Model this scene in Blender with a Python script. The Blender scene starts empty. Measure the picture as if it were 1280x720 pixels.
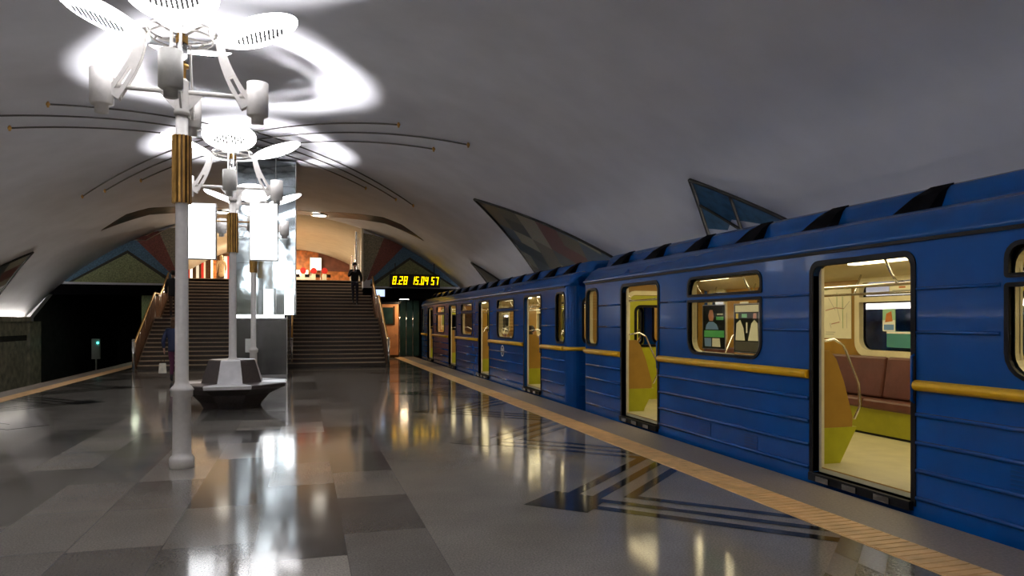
import bpy, bmesh, math, random
from mathutils import Vector, Matrix
from mathutils.geometry import tessellate_polygon
random.seed(7)
SC = bpy.context.scene
COL = SC.collection
PI = math.pi
AX, VR, VZ = -1.2, 12.4, -5.9          # vault axis, radius, centre height
YE = 33.7                               # end wall
YB = -14.0                              # rear end of the hall
def vz(x): return VZ + math.sqrt(max(0.01, VR*VR-(x-AX)**2))

# ------------------------------------------------------------------ materials
def mat(name, col, rough=.5, metal=0., emit=None, estr=0., noise=0., nscale=8., bump=0., bscale=30., trans=0., spec=.5, coat=0., ior=1.45, alpha=1.):
    m = bpy.data.materials.new(name); m.use_nodes = True
    nt = m.node_tree; b = nt.nodes['Principled BSDF']
    b.inputs['Base Color'].default_value = (*col, 1)
    b.inputs['Roughness'].default_value = rough
    b.inputs['Metallic'].default_value = metal
    b.inputs['Specular IOR Level'].default_value = spec
    b.inputs['IOR'].default_value = ior
    b.inputs['Coat Weight'].default_value = coat
    b.inputs['Transmission Weight'].default_value = trans
    b.inputs['Alpha'].default_value = alpha
    if emit:
        b.inputs['Emission Color'].default_value = (*emit, 1)
        b.inputs['Emission Strength'].default_value = estr
    tc = nt.nodes.new('ShaderNodeTexCoord')
    n = nt.nodes.new('ShaderNodeTexNoise'); n.inputs['Scale'].default_value = nscale; n.inputs['Detail'].default_value = 5
    nt.links.new(tc.outputs['Object'], n.inputs['Vector'])
    r = nt.nodes.new('ShaderNodeValToRGB')
    k = noise if noise else .03
    r.color_ramp.elements[0].position = .3; r.color_ramp.elements[1].position = .7
    r.color_ramp.elements[0].color = (*[max(0, c*(1-k)) for c in col], 1)
    r.color_ramp.elements[1].color = (*[min(1, c*(1+k)) for c in col], 1)
    nt.links.new(n.outputs['Fac'], r.inputs['Fac']); nt.links.new(r.outputs['Color'], b.inputs['Base Color'])
    if bump:
        n2 = nt.nodes.new('ShaderNodeTexNoise'); n2.inputs['Scale'].default_value = bscale
        nt.links.new(tc.outputs['Object'], n2.inputs['Vector'])
        bp = nt.nodes.new('ShaderNodeBump'); bp.inputs['Strength'].default_value = bump; bp.inputs['Distance'].default_value = .02
        nt.links.new(n2.outputs['Fac'], bp.inputs['Height']); nt.links.new(bp.outputs['Normal'], b.inputs['Normal'])
    return m

def floor_mat():
    m = bpy.data.materials.new('polished_granite'); m.use_nodes = True
    nt = m.node_tree; N = nt.nodes; L = nt.links; b = N['Principled BSDF']
    tc = N.new('ShaderNodeTexCoord'); sp = N.new('ShaderNodeSeparateXYZ'); L.new(tc.outputs['Object'], sp.inputs[0])
    def M(op, a, c=None, d=None):
        n = N.new('ShaderNodeMath'); n.operation = op
        for i, v in enumerate((a, c, d)):
            if v is None: continue
            if isinstance(v, (int, float)): n.inputs[i].default_value = v
            else: L.new(v, n.inputs[i])
        return n.outputs[0]
    X, Y = sp.outputs['X'], sp.outputs['Y']
    u = M('DIVIDE', M('ADD', X, .35), .645); ci = M('FLOOR', u)
    wn = N.new('ShaderNodeTexWhiteNoise'); wn.noise_dimensions = '1D'; L.new(ci, wn.inputs['W'])
    v = M('ADD', M('DIVIDE', Y, 1.18), wn.outputs['Value']); ri = M('FLOOR', v)
    cb = N.new('ShaderNodeCombineXYZ'); L.new(ci, cb.inputs[0]); L.new(ri, cb.inputs[1])
    w2 = N.new('ShaderNodeTexWhiteNoise'); w2.noise_dimensions = '2D'; L.new(cb.outputs[0], w2.inputs['Vector'])
    inb = M('MULTIPLY', M('LESS_THAN', X, .94), M('GREATER_THAN', X, -3.56))
    ramp = N.new('ShaderNodeValToRGB'); e = ramp.color_ramp.elements
    e[0].position = 0; e[0].color = (.07, .065, .058, 1); e[1].position = 1; e[1].color = (.30, .275, .24, 1)
    k = e.new(.3); k.color = (.14, .13, .116, 1); k = e.new(.6); k.color = (.18, .167, .148, 1)
    ramp.color_ramp.interpolation = 'LINEAR'
    L.new(w2.outputs['Value'], ramp.inputs['Fac'])
    mx = N.new('ShaderNodeMix'); mx.data_type = 'RGBA'; L.new(inb, mx.inputs[0])
    mx.inputs[6].default_value = (.20, .185, .163, 1); L.new(ramp.outputs['Color'], mx.inputs[7])
    # speckle
    ns = N.new('ShaderNodeTexNoise'); ns.inputs['Scale'].default_value = 70; ns.inputs['Detail'].default_value = 4; L.new(tc.outputs['Object'], ns.inputs['Vector'])
    mr = N.new('ShaderNodeMapRange'); L.new(ns.outputs['Fac'], mr.inputs['Value'])
    mr.inputs['From Min'].default_value = .3; mr.inputs['From Max'].default_value = .7; mr.inputs['To Min'].default_value = .72; mr.inputs['To Max'].default_value = 1.28
    nb = N.new('ShaderNodeTexNoise'); nb.inputs['Scale'].default_value = 1.6; nb.inputs['Detail'].default_value = 3; L.new(tc.outputs['Object'], nb.inputs['Vector'])
    mb = N.new('ShaderNodeMapRange'); L.new(nb.outputs['Fac'], mb.inputs['Value']); mb.inputs['To Min'].default_value = .75; mb.inputs['To Max'].default_value = 1.25
    # joints between the slabs
    fu = M('FRACT', u); fv = M('FRACT', v)
    ju = M('LESS_THAN', M('ABSOLUTE', M('SUBTRACT', fu, .5)), .494)
    jv = M('LESS_THAN', M('ABSOLUTE', M('SUBTRACT', fv, .5)), .4965)
    jn = M('MAXIMUM', M('MULTIPLY', ju, jv), M('SUBTRACT', 1, inb))
    jm = M('ADD', M('MULTIPLY', jn, .35), .65)
    tot = M('MULTIPLY', M('MULTIPLY', mr.outputs[0], mb.outputs[0]), jm)
    vm = N.new('ShaderNodeVectorMath'); vm.operation = 'SCALE'; L.new(mx.outputs[2], vm.inputs[0]); L.new(tot, vm.inputs['Scale'])
    L.new(vm.outputs[0], b.inputs['Base Color'])
    rr = M('ADD', M('MULTIPLY', nb.outputs['Fac'], .08), .06); L.new(rr, b.inputs['Roughness'])
    n3 = N.new('ShaderNodeTexNoise'); n3.inputs['Scale'].default_value = 2.5; L.new(tc.outputs['Object'], n3.inputs['Vector'])
    bp = N.new('ShaderNodeBump'); bp.inputs['Strength'].default_value = .03; bp.inputs['Distance'].default_value = .01
    L.new(n3.outputs['Fac'], bp.inputs['Height']); L.new(bp.outputs['Normal'], b.inputs['Normal'])
    b.inputs['Specular IOR Level'].default_value = .36
    return m

def diamond_mat(name, cols, sx, sy):
    """mosaic of diamonds in several colours, cell picked by 45 degree lattice"""
    m = bpy.data.materials.new(name); m.use_nodes = True
    nt = m.node_tree; N = nt.nodes; L = nt.links; b = N['Principled BSDF']
    tc = N.new('ShaderNodeTexCoord'); sp = N.new('ShaderNodeSeparateXYZ'); L.new(tc.outputs['Object'], sp.inputs[0])
    def M(op, a, c):
        n = N.new('ShaderNodeMath'); n.operation = op
        for i, v in enumerate((a, c)):
            if isinstance(v, (int, float)): n.inputs[i].default_value = v
            else: L.new(v, n.inputs[i])
        return n.outputs[0]
    p = M('DIVIDE', sp.outputs['X'], sx); q = M('DIVIDE', sp.outputs['Y'], sy)
    a = N.new('ShaderNodeMath'); a.operation = 'FLOOR'; L.new(M('ADD', p, q), a.inputs[0])
    c = N.new('ShaderNodeMath'); c.operation = 'FLOOR'; L.new(M('SUBTRACT', p, q), c.inputs[0])
    cb = N.new('ShaderNodeCombineXYZ'); L.new(a.outputs[0], cb.inputs[0]); L.new(c.outputs[0], cb.inputs[1])
    w = N.new('ShaderNodeTexWhiteNoise'); w.noise_dimensions = '2D'; L.new(cb.outputs[0], w.inputs['Vector'])
    r = N.new('ShaderNodeValToRGB'); r.color_ramp.interpolation = 'CONSTANT'
    for i, col in enumerate(cols):
        e = r.color_ramp.elements[i] if i < 2 else r.color_ramp.elements.new(i/len(cols))
        e.position = i/len(cols); e.color = (*col, 1)
    L.new(w.outputs['Value'], r.inputs['Fac'])
    v = N.new('ShaderNodeTexVoronoi'); v.inputs['Scale'].default_value = 25; L.new(tc.outputs['Object'], v.inputs['Vector'])
    mx = N.new('ShaderNodeMix'); mx.data_type = 'RGBA'; mx.blend_type = 'MULTIPLY'; mx.inputs[0].default_value = .22
    L.new(r.outputs['Color'], mx.inputs[6]); L.new(v.outputs['Color'], mx.inputs[7]); L.new(mx.outputs[2], b.inputs['Base Color'])
    b.inputs['Roughness'].default_value = .35
    return m

M = {}
M['granite'] = floor_mat()
M['inlay'] = mat('black_granite', (.014, .014, .015), .10, noise=.3, nscale=60)
M['inlay_light'] = mat('pale_granite', (.17, .165, .15), .16, noise=.15, nscale=60)
M['inlay_mid'] = mat('mid_granite', (.085, .085, .075), .16, noise=.2, nscale=60)
M['edge'] = mat('edge_granite', (.24, .20, .165), .45, noise=.2, nscale=50)
M['tactile'] = mat('yellow_tactile', (.78, .50, .23), .55, noise=.14, nscale=5)
M['vault'] = mat('painted_plaster', (.75, .76, .82), .85, noise=.06, nscale=1.1, bump=.2, bscale=6)
M['marble'] = mat('green_marble', (.46, .45, .34), .3, noise=.45, nscale=3.5)
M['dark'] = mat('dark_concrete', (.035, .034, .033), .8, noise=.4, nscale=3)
M['ballast'] = mat('track_concrete', (.05, .045, .04), .9, noise=.5, nscale=12, bump=.6)
M['steel'] = mat('brushed_steel', (.55, .55, .56), .28, 1.)
M['chrome'] = mat('chrome', (.8, .8, .8), .12, 1.)
M['rail'] = mat('rail_steel', (.4, .38, .36), .35, 1.)
M['white'] = mat('white_enamel', (.80, .77, .74), .3, noise=.05, nscale=20, coat=.3)
M['greyw'] = mat('grey_enamel', (.55, .54, .50), .38, noise=.06, nscale=20)
M['brass'] = mat('brass', (.62, .36, .10), .38, .75, noise=.2)
M['bronze'] = mat('dark_bronze', (.09, .045, .02), .4, .7, noise=.3)
M['lamp'] = mat('reflector_added_glow', (.9, .9, .9), .5, emit=(1, .98, 1.), estr=7.0)  # dish only reflects; emission painted in for the bounced projector light
M['louvre'] = mat('louvre_dark', (.003, .003, .003), 1., spec=0.)
M['bulb'] = mat('bulb', (1, 1, 1), .5, emit=(1, .97, .95), estr=25)
M['glass'] = mat('clear_glass', (1, 1, 1), .02, trans=1., ior=1.2)
M['lightbox'] = mat('lit_sign_face', (1, 1, 1), .4, emit=(.97, .98, 1.), estr=4.5)
M['grey_trim'] = mat('aluminium', (.5, .5, .5), .35, .9)
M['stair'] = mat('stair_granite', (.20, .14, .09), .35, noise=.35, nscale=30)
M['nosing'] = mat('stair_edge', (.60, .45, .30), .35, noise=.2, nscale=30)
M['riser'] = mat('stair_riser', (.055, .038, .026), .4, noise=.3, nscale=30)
M['wood'] = mat('orange_wood', (.72, .33, .14), .35, noise=.15, nscale=3)
M['railpanel'] = mat('bronze_lattice', (.26, .115, .05), .4, .3, noise=.5, nscale=14)
M['mirror'] = mat('mirror_steel', (.66, .76, .80), .10, 1., noise=.12, nscale=5, bump=.45, bscale=1.6)
M['darkpanel'] = mat('dark_steel_panel', (.20, .20, .20), .22, .9, noise=.15, nscale=4)
M['m_green'] = mat('green_mosaic', (.25, .28, .13), .5, noise=.5, nscale=22)
M['m_blue'] = mat('blue_mosaic', (.085, .17, .27), .5, noise=.4, nscale=22)
M['m_red'] = mat('red_mosaic', (.21, .065, .05), .5, noise=.4, nscale=22)
M['m_khaki'] = mat('khaki_mosaic', (.27, .24, .17), .5, noise=.5, nscale=22)
M['m_dark'] = mat('dark_trim_mosaic', (.03, .028, .018), .5, noise=.5, nscale=22)
M['band'] = diamond_mat('arch_mosaic', [(.07, .065, .035), (.10, .035, .025), (.05, .06, .045), (.12, .09, .05), (.03, .03, .025)], .45, .45)
M['kite'] = diamond_mat('kite_mosaic', [(.07, .12, .18), (.12, .13, .10), (.17, .06, .05), (.34, .31, .22), (.055, .065, .06), (.09, .11, .11), (.16, .14, .09)], .85, 1.0)
M['pane_blue'] = mat('blue_pane', (.05, .125, .22), .3, noise=.4, nscale=6)
M['frame_black'] = mat('black_bar', (.02, .018, .016), .5)
M['rod'] = mat('grey_rod', (.10, .095, .09), .45, .5)
M['blue'] = mat('train_blue', (.0015, .062, .26), .24, noise=.12, nscale=1.5, coat=.12, spec=.3, bump=.10, bscale=2.2)
M['roofblue'] = mat('roof_blue', (.0015, .058, .23), .26, spec=.35, noise=.12, nscale=2, bump=.1, bscale=3)
M['yellow'] = mat('train_yellow', (.85, .48, .01), .35, noise=.08)
M['rubber'] = mat('black_rubber', (.006, .006, .007), .5, spec=.15)
M['vent'] = mat('vent_dark', (.003, .003, .004), .9, spec=.03)
M['cream'] = mat('cream_frame', (.72, .66, .45), .4, noise=.06)
M['ochre'] = mat('ochre_panel', (.34, .19, .03), .4, noise=.12, nscale=4)
M['lime'] = mat('lime_paint', (.38, .38, .015), .4, noise=.08)
M['seat'] = mat('brown_vinyl', (.11, .04, .03), .35, noise=.15, nscale=5, bump=.2, bscale=10)
M['trainfloor'] = mat('train_lino', (.52, .48, .30), .45, noise=.08, nscale=5)
M['trainceil'] = mat('train_ceiling', (.70, .62, .42), .4)
M['tube'] = mat('train_lamp', (1, 1, 1), .5, emit=(1, .84, .5), estr=4.5)
M['paper'] = mat('map_paper', (.80, .78, .60), .5)
M['ink1'] = mat('map_line_red', (.5, .28, .2), .5); M['ink2'] = mat('map_line_grey', (.42, .42, .36), .5); M['ink3'] = mat('map_line_green', (.3, .45, .2), .5)
M['teal'] = mat('poster_teal', (.30, .60, .62), .5); M['black'] = mat('poster_black', (.02, .025, .02), .5); M['pgreen'] = mat('poster_green', (.35, .60, .40), .5)
M['pwhite'] = mat('poster_white', (.8, .82, .78), .5); M['red'] = mat('poster_red', (.6, .03, .02), .4); M['pyel'] = mat('poster_yellow', (.85, .60, .05), .5)
M['pblue'] = mat('poster_blue', (.15, .3, .6), .5)
M['led'] = mat('led_yellow', (1, .7, 0), .5, emit=(1, .72, .0), estr=1.7)
M['case'] = mat('black_case', (.012, .009, .008), .35)
M['screen'] = mat('lit_screen', (.5, .6, .8), .3, emit=(.55, .68, .95), estr=1.1)
M['paleglow'] = mat('warm_lit_panel', (1, .9, .7), .5, emit=(1, .86, .62), estr=2.2)
M['orange'] = mat('orange_stone', (.60, .20, .05), .4, noise=.55, nscale=3)
M['redbrown'] = mat('redbrown_stone', (.20, .07, .04), .4, noise=.3, nscale=3)
M['beige'] = mat('beige_plaster', (.74, .67, .52), .8, noise=.06, nscale=2)
M['cove'] = mat('cove_tube', (1, 1, 1), .5, emit=(1, .92, .84), estr=26)
M['downlight'] = mat('downlight', (1, 1, 1), .5, emit=(1, .92, .78), estr=9)
M['teallight'] = mat('dark_green_glass', (.02, .045, .04), .1, noise=.3, nscale=2)
M['bench_w'] = mat('white_marble', (.72, .71, .72), .3, noise=.12, nscale=6)
M['bench_d'] = mat('dark_bench_stone', (.05, .038, .036), .4, noise=.25, nscale=25)
M['skin'] = mat('skin', (.45, .25, .17), .5); M['skin_pale'] = mat('skin_pale', (.55, .33, .24), .5)
M['c_black'] = mat('black_cloth', (.012, .012, .016), .8); M['c_grey'] = mat('grey_shirt', (.13, .13, .16), .8)
M['c_jeans'] = mat('dark_jeans', (.018, .02, .04), .8); M['c_navy'] = mat('navy_cloth', (.012, .02, .06), .7)
M['c_beige'] = mat('beige_fur', (.50, .34, .17), .9, noise=.3, nscale=25, bump=.8)
M['c_brown'] = mat('brown_trousers', (.07, .04, .025), .8); M['c_purple'] = mat('plum_scarf', (.10, .02, .06), .8)
M['hair_d'] = mat('dark_hair', (.015, .01, .008), .5); M['hair_b'] = mat('brown_hair', (.09, .04, .015), .5)
M['shoe'] = mat('shoe_leather', (.01, .01, .01), .35); M['bag'] = mat('pale_bag', (.75, .70, .58), .5, noise=.15, nscale=12)

# ------------------------------------------------------------------ mesh helpers
class MB:
    def __init__(s): s.b = bmesh.new(); s.mi = 0
    def _faces(s, vs, fs):
        vv = [s.b.verts.new(v) for v in vs]; out = []
        for f in fs:
            try: q = s.b.faces.new([vv[i] for i in f]); q.material_index = s.mi; out.append(q)
            except ValueError: pass
        return vv, out
    def m(s, i): s.mi = i; return s
    def box(s, x0, x1, y0, y1, z0, z1):
        vs = [(x, y, z) for z in (z0, z1) for y in (y0, y1) for x in (x0, x1)]
        s._faces(vs, [(0, 2, 3, 1), (4, 5, 7, 6), (0, 1, 5, 4), (2, 6, 7, 3), (0, 4, 6, 2), (1, 3, 7, 5)]); return s
    def hexa(s, bot, top):
        n = len(bot); s._faces(list(bot)+list(top), [tuple(range(n))[::-1], tuple(range(n, 2*n))]+[(i, (i+1) % n, n+(i+1) % n, n+i) for i in range(n)]); return s
    def tube(s, pts, r, n=10, cap=True):
        pts = [Vector(p) for p in pts]; rs = r if isinstance(r, (list, tuple)) else [r]*len(pts)
        rings = []; up = None
        for i, p in enumerate(pts):
            d = (pts[min(i+1, len(pts)-1)]-pts[max(i-1, 0)]).normalized()
            if up is None:
                a = Vector((0, 0, 1)) if abs(d.z) < .9 else Vector((1, 0, 0)); up = d.cross(a).normalized()
            up = (up-d*up.dot(d)).normalized(); w = d.cross(up)
            rings.append([s.b.verts.new(p+(up*math.cos(2*PI*k/n)+w*math.sin(2*PI*k/n))*rs[i]) for k in range(n)])
        for a, c in zip(rings, rings[1:]):
            for k in range(n):
                f = s.b.faces.new((a[k], a[(k+1) % n], c[(k+1) % n], c[k])); f.material_index = s.mi; f.smooth = True
        if cap:
            for q in (rings[0][::-1], rings[-1]): f = s.b.faces.new(q); f.material_index = s.mi
        return s
    def lathe(s, prof, c=(0, 0, 0), n=20, M4=None, cap=True, smooth=True, a0=0.):
        """prof = [(r, z)...] about the z axis through c; M4 optionally orients it"""
        T = M4 or Matrix.Translation(c); rings = []
        for r, z in prof: rings.append([s.b.verts.new(T @ Vector((r*math.cos(a0+2*PI*k/n), r*math.sin(a0+2*PI*k/n), z))) for k in range(n)])
        for a, q in zip(rings, rings[1:]):
            for k in range(n):
                f = s.b.faces.new((a[k], a[(k+1) % n], q[(k+1) % n], q[k])); f.material_index = s.mi; f.smooth = smooth
        if cap:
            for q in (rings[0][::-1], rings[-1]): f = s.b.faces.new(q); f.material_index = s.mi
        return s
    def plate(s, outer, holes, fn, t):
        """flat plate with holes; (u,v) loops, fn(u,v,w) maps to 3D, thickness w 0..t"""
        loops = [outer]+list(holes)
        flat = [p for l in loops for p in l]
        tris = tessellate_polygon([[Vector((p[0], p[1], 0)) for p in l] for l in loops])
        A = [s.b.verts.new(fn(p[0], p[1], 0)) for p in flat]; B = [s.b.verts.new(fn(p[0], p[1], t)) for p in flat]
        for t3 in tris:
            for V in (A, B):
                try: f = s.b.faces.new([V[i] for i in t3]); f.material_index = s.mi
                except ValueError: pass
        k = 0
        for l in loops:
            n = len(l)
            for i in range(n):
                a, c = k+i, k+(i+1) % n
                try: f = s.b.faces.new((A[a], A[c], B[c], B[a])); f.material_index = s.mi
                except ValueError: pass
            k += n
        return s
    def ball(s, c, r, sz=(1, 1, 1), n=12):
        d = bmesh.ops.create_uvsphere(s.b, u_segments=n, v_segments=max(6, n//2+2), radius=1)
        for v in d['verts']:
            v.co = Vector((c[0]+v.co.x*r*sz[0], c[1]+v.co.y*r*sz[1], c[2]+v.co.z*r*sz[2]))
        for v in d['verts']:
            for f in v.link_faces: f.smooth = True; f.material_index = s.mi
        return s
    def build(s, name, ms, parent=None, bevel=0, loc=None, fixn=True):
        if fixn: bmesh.ops.recalc_face_normals(s.b, faces=s.b.faces[:])
        me = bpy.data.meshes.new(name)
        if loc:
            for v in s.b.verts: v.co -= Vector(loc)
        s.b.to_mesh(me); s.b.free()
        o = bpy.data.objects.new(name, me); COL.objects.link(o)
        for m_ in (ms if isinstance(ms, (list, tuple)) else [ms]): me.materials.append(M[m_])
        if loc: o.location = loc
        if parent: o.parent = parent
        if bevel:
            bv = o.modifiers.new('bevel', 'BEVEL'); bv.width = bevel; bv.segments = 2; bv.limit_method = 'ANGLE'
        return o
def rr(u0, u1, v0, v1, r, n=5):
    """rounded rectangle loop; r may be a number or 4 radii (bl, br, tr, tl)"""
    R = r if isinstance(r, (list, tuple)) else [r]*4; out = []
    for (cu, cv, a, q) in ((u0, v0, PI, 0), (u1, v0, 1.5*PI, 1), (u1, v1, 0, 2), (u0, v1, .5*PI, 3)):
        k = R[q]
        if k < .002: out.append((cu, cv)); continue
        cx = cu+k if cu == u0 else cu-k; cy = cv+k if cv == v0 else cv-k
        for i in range(n+1): out.append((cx+k*math.cos(a+i*PI/2/n), cy+k*math.sin(a+i*PI/2/n)))
    return out
def tag(o, label=None, cat=None, group=None, kind=None):
    if label: o['label'] = label
    if cat: o['category'] = cat
    if group: o['group'] = group
    if kind: o['kind'] = kind
    return o
def empty(name, loc, label, cat, group=None, rz=0):
    o = bpy.data.objects.new(name, None); COL.objects.link(o); o.location = loc; o.rotation_euler.z = rz
    return tag(o, label, cat, group)
def copy_tree(o, parent=None, loc=None, label=None):
    kids = [c for c in bpy.data.objects if c.parent == o]
    c = o.copy(); COL.objects.link(c); c.parent = parent
    if loc is not None: c.location = loc
    if label: c['label'] = label
    for k in kids: copy_tree(k, c)
    return c
def struct(o): o['kind'] = 'structure'; return o

# ------------------------------------------------------------------ camera
cam = bpy.data.cameras.new('camera'); co = bpy.data.objects.new('camera', cam); COL.objects.link(co)
co.location = (0, 0, 1.65); co.rotation_euler = (PI/2, 0, -math.atan(260/900))
cam.sensor_width = 36; cam.lens = 900/1280*36; cam.shift_y = 42/1280; cam.clip_end = 300
SC.camera = co

# ------------------------------------------------------------------ floor / platform
XL, XR = -6.8, 4.97
b = MB(); b.box(XL, XR, YB, YE+.3, -1.1, 0)
b.m(2)
b.box(4.35, XR-.002, YB, YE+.3, 0, .003); b.box(XL+.002, -6.3, YB, YE+.3, 0, .003)
b.m(3)
for x0, x1 in ((3.98, 4.35), (-6.3, -5.95)):
    b.box(x0, x1, YB, YE, 0, .006)
    y = .6
    while x0 > 0 and y < 16: b.box(x0+.01, x1-.01, y, y+.05, .006, .011); y += .085
b.m(1)
def poly(b, pts, z=.0025):
    b._faces([(p[0], p[1], z) for p in pts], [tuple(range(len(pts)))])
for side in (0, 1):
    fx = (lambda x: x) if side == 0 else (lambda x: -2.0-x)
    for k in range(-2, 8):
        yc = 6.2+3.45*k
        if yc > 30 or yc < -3: continue
        xe = 3.97
        for tip, w in ((2.13, .17), (2.50, .15), (2.88, .15)):
            if k == -1 and side == 0: continue
            for sg in (1, -1):
                q = [(tip, yc), (tip+w, yc), (xe, yc+sg*(xe-tip-w)*1.0), (xe, yc+sg*(xe-tip)*1.0)]
                poly(b, [(fx(x), y) for x, y in q], .0025 if sg > 0 else .0028)
        if not (k == -1 and side == 0):
            poly(b, [(fx(x), y) for x, y in [(1.9, yc), (2.35, yc-.42), (2.62, yc-.12), (2.62, yc+.12), (2.35, yc+.42)]], .0031)
# the chequered stone bands close to the tactile strip
for k in range(7):
    for j in range(4):
        b.m([5, 4][(k+j) % 2])
        d = .235; o0 = 4.62-k*.235
        u0, u1 = 3.97-j*.34, 3.97-(j+1)*.34
        q = [(u0, o0-(3.97-u0)*.95), (u0, o0-d+.004-(3.97-u0)*.95), (u1+.004, o0-d+.004-(3.97-u1)*.95), (u1+.004, o0-(3.97-u1)*.95)]
        poly(b, q, .0036)
struct(b.build('floor', ['granite', 'inlay', 'edge', 'tactile', 'inlay_light', 'inlay_mid'], fixn=False))
for nm, x0, x1 in (('track_bed', -10.92, XL), ('track_bed', XR, 8.52)):
    struct(MB().box(x0-.3, x1, YB, 52, -1.3, -1.1).build(nm, 'ballast'))
for cx in (-9.3, 6.4):
    for dx in (-.76, .76):
        r = MB().box(cx+dx-.035, cx+dx+.035, YB, 50, -1.1, -.95).box(cx+dx-.07, cx+dx+.07, YB, 50, -1.1, -1.075).build('running_rail', 'rail')
        tag(r, 'steel running rail of the %s track below the platform edge, %s rail' % ('empty left' if cx < 0 else 'right-hand', 'left' if dx < 0 else 'right'), 'rail')

# ------------------------------------------------------------------ vault, walls
b = MB(); n = 48; a1 = math.acos((1.8-VZ)/VR); rows = []
for i in range(n+1):
    a = -a1+2*a1*i/n
    rows.append([(AX+r_*math.sin(a), y, VZ+r_*math.cos(a)) for r_, y in ((VR, YB), (VR, YE), (VR+.35, YB), (VR+.35, YE))])
V = [[b.b.verts.new(p) for p in r_] for r_ in rows]
for p, q in zip(V, V[1:]):
    for i, j in ((0, 1), (3, 2), (1, 3), (2, 0)):
        f = b.b.faces.new((p[i], p[j], q[j], q[i])); f.smooth = (i, j) == (0, 1)
struct(b.build('ceiling', 'vault'))
WL, WR = AX-math.sqrt(VR*VR-7.7*7.7), AX+math.sqrt(VR*VR-7.7*7.7)
def sidewall(nm, xw, s):
    # s = +1: face towards +x
    b = MB(); b.box(min(xw, xw-s*.4), max(xw, xw-s*.4), YB, YE+1.4, -1.1, 1.66)
    y = YB
    while y < YE+.5:
        z0, z1 = -1.05, .88
        b.m(0).box(min(xw, xw+s*.05), max(xw, xw+s*.05), y+.01, min(y+1.59, YE+1.3), z0, z1); y += 1.6
    b.m(0).box(min(xw, xw+s*.07), max(xw, xw+s*.07), YB, YE+1.35, 1.1, 1.66)
    b.m(1).box(min(xw, xw+s*.03), max(xw, xw+s*.03), YB, YE+.2, .88, 1.1)
    b.m(0).box(min(xw, xw+s*.22), max(xw, xw+s*.22), YB, YE, 1.66, 1.74).box(min(xw+s*.19, xw+s*.22), max(xw+s*.19, xw+s*.22), YB, YE, 1.74, 1.84)
    b.m(0).box(min(xw, xw+s*.14), max(xw, xw+s*.14), YE+.1, YE+1.4, -1.1, 1.66)
    struct(b.build(nm, ['marble', 'dark']))
    c = MB()
    c.box(min(xw+s*.03, xw+s*.10), max(xw+s*.03, xw+s*.10), YB, YE-.3, 1.745, 1.775)
    tag(c.build('cove_light', 'cove'), 'long warm light strip hidden in the ledge of the %s track wall' % ('left' if s > 0 else 'right'), 'light')
sidewall('wall_left', WL, 1); sidewall('wall_right', WR, -1)
# rear wall behind the camera
b = MB(); arc = [(AX+VR*math.sin(-a1+2*a1*i/24), VZ+VR*math.cos(-a1+2*a1*i/24)) for i in range(25)]
b.plate(arc+[(WR, -1.1), (WL, -1.1)], [], lambda u, v, w: (u, YB-.3+w, v), .3)
struct(b.build('wall_back', 'marble'))

# end wall with mosaics
OL, OR = -5.35, 2.6
def arcpts(x0, x1, n=14, d=0.0): return [(x0+(x1-x0)*i/n, vz(x0+(x1-x0)*i/n)-d) for i in range(n+1)]
def mir(pts): return [(2*AX-x, z) for x, z in pts]
b = MB(); F = lambda u, v, w: (u, YE+w, v)
ZP = 3.15
b.m(0).plate([(OR, ZP)]+[(WR+1.2, ZP), (WR+.45, vz(WR)+.6)]+arcpts(WR-.05, OR, 14, -.05), [], F, .5)
b.m(0).plate([(OL, ZP)]+[(WL-1.2, ZP), (WL-.45, vz(WL)+.6)]+arcpts(WL+.05, OL, 14, -.05), [], F, .5)
b.m(0).plate([(WL-1.2, ZP), (WL-1.2, 1.6), (WL+.14, 1.6), (WL+.14, 1.8), (WL+1.0, 3.0), (WL+1.2, ZP)], [], F, .5)
b.m(0).plate([(WR+1.2, ZP), (WR+1.2, 1.6), (WR-.14, 1.6), (WR-.14, 1.8), (WR-1.0, 3.0), (WR-1.2, ZP)], [], F, .5)
G = lambda u, v, w: (u, YE-.03+w, v)
green = [(4.75, 4.53), (6.80, 3.30), (3.05, 3.28)]
blue = [(4.49, 5.18), (4.95, 4.98), (5.6, 4.62), (6.3, 4.16), (7.0, 3.62), (7.35, 3.3), (6.95, 3.3), (4.75, 4.66), (2.95, 3.38), (2.95, 3.58)]
red = [(3.56, 5.52), (4.0, 5.38), (4.49, 5.18), (3.1, 3.72), (2.95, 3.58), (2.78, 3.55), (2.95, 4.01)]
khaki = [(2.62, 5.72), (3.0, 5.66), (3.56, 5.52), (2.95, 4.01), (2.78, 3.6), (2.62, 3.45)]
dk = [(4.75, 4.66), (6.95, 3.3), (6.80, 3.3), (4.75, 4.53), (3.05, 3.28), (2.93, 3.28), (2.95, 3.38)]
for f2 in (lambda p: p, mir):
    for i, pg in ((1, green), (2, blue), (3, red), (4, khaki), (5, dk)): b.m(i).plate(f2(pg), [], G, .025)
b.m(6).box(OR, WR+.2, YE-.06, YE+.6, 2.72, 3.20).box(WL-.2, OL, YE-.06, YE+.6, 2.78, 3.20)
struct(b.build('wall_end', ['vault', 'm_green', 'm_blue', 'm_red', 'm_khaki', 'm_dark', 'vent']))

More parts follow.
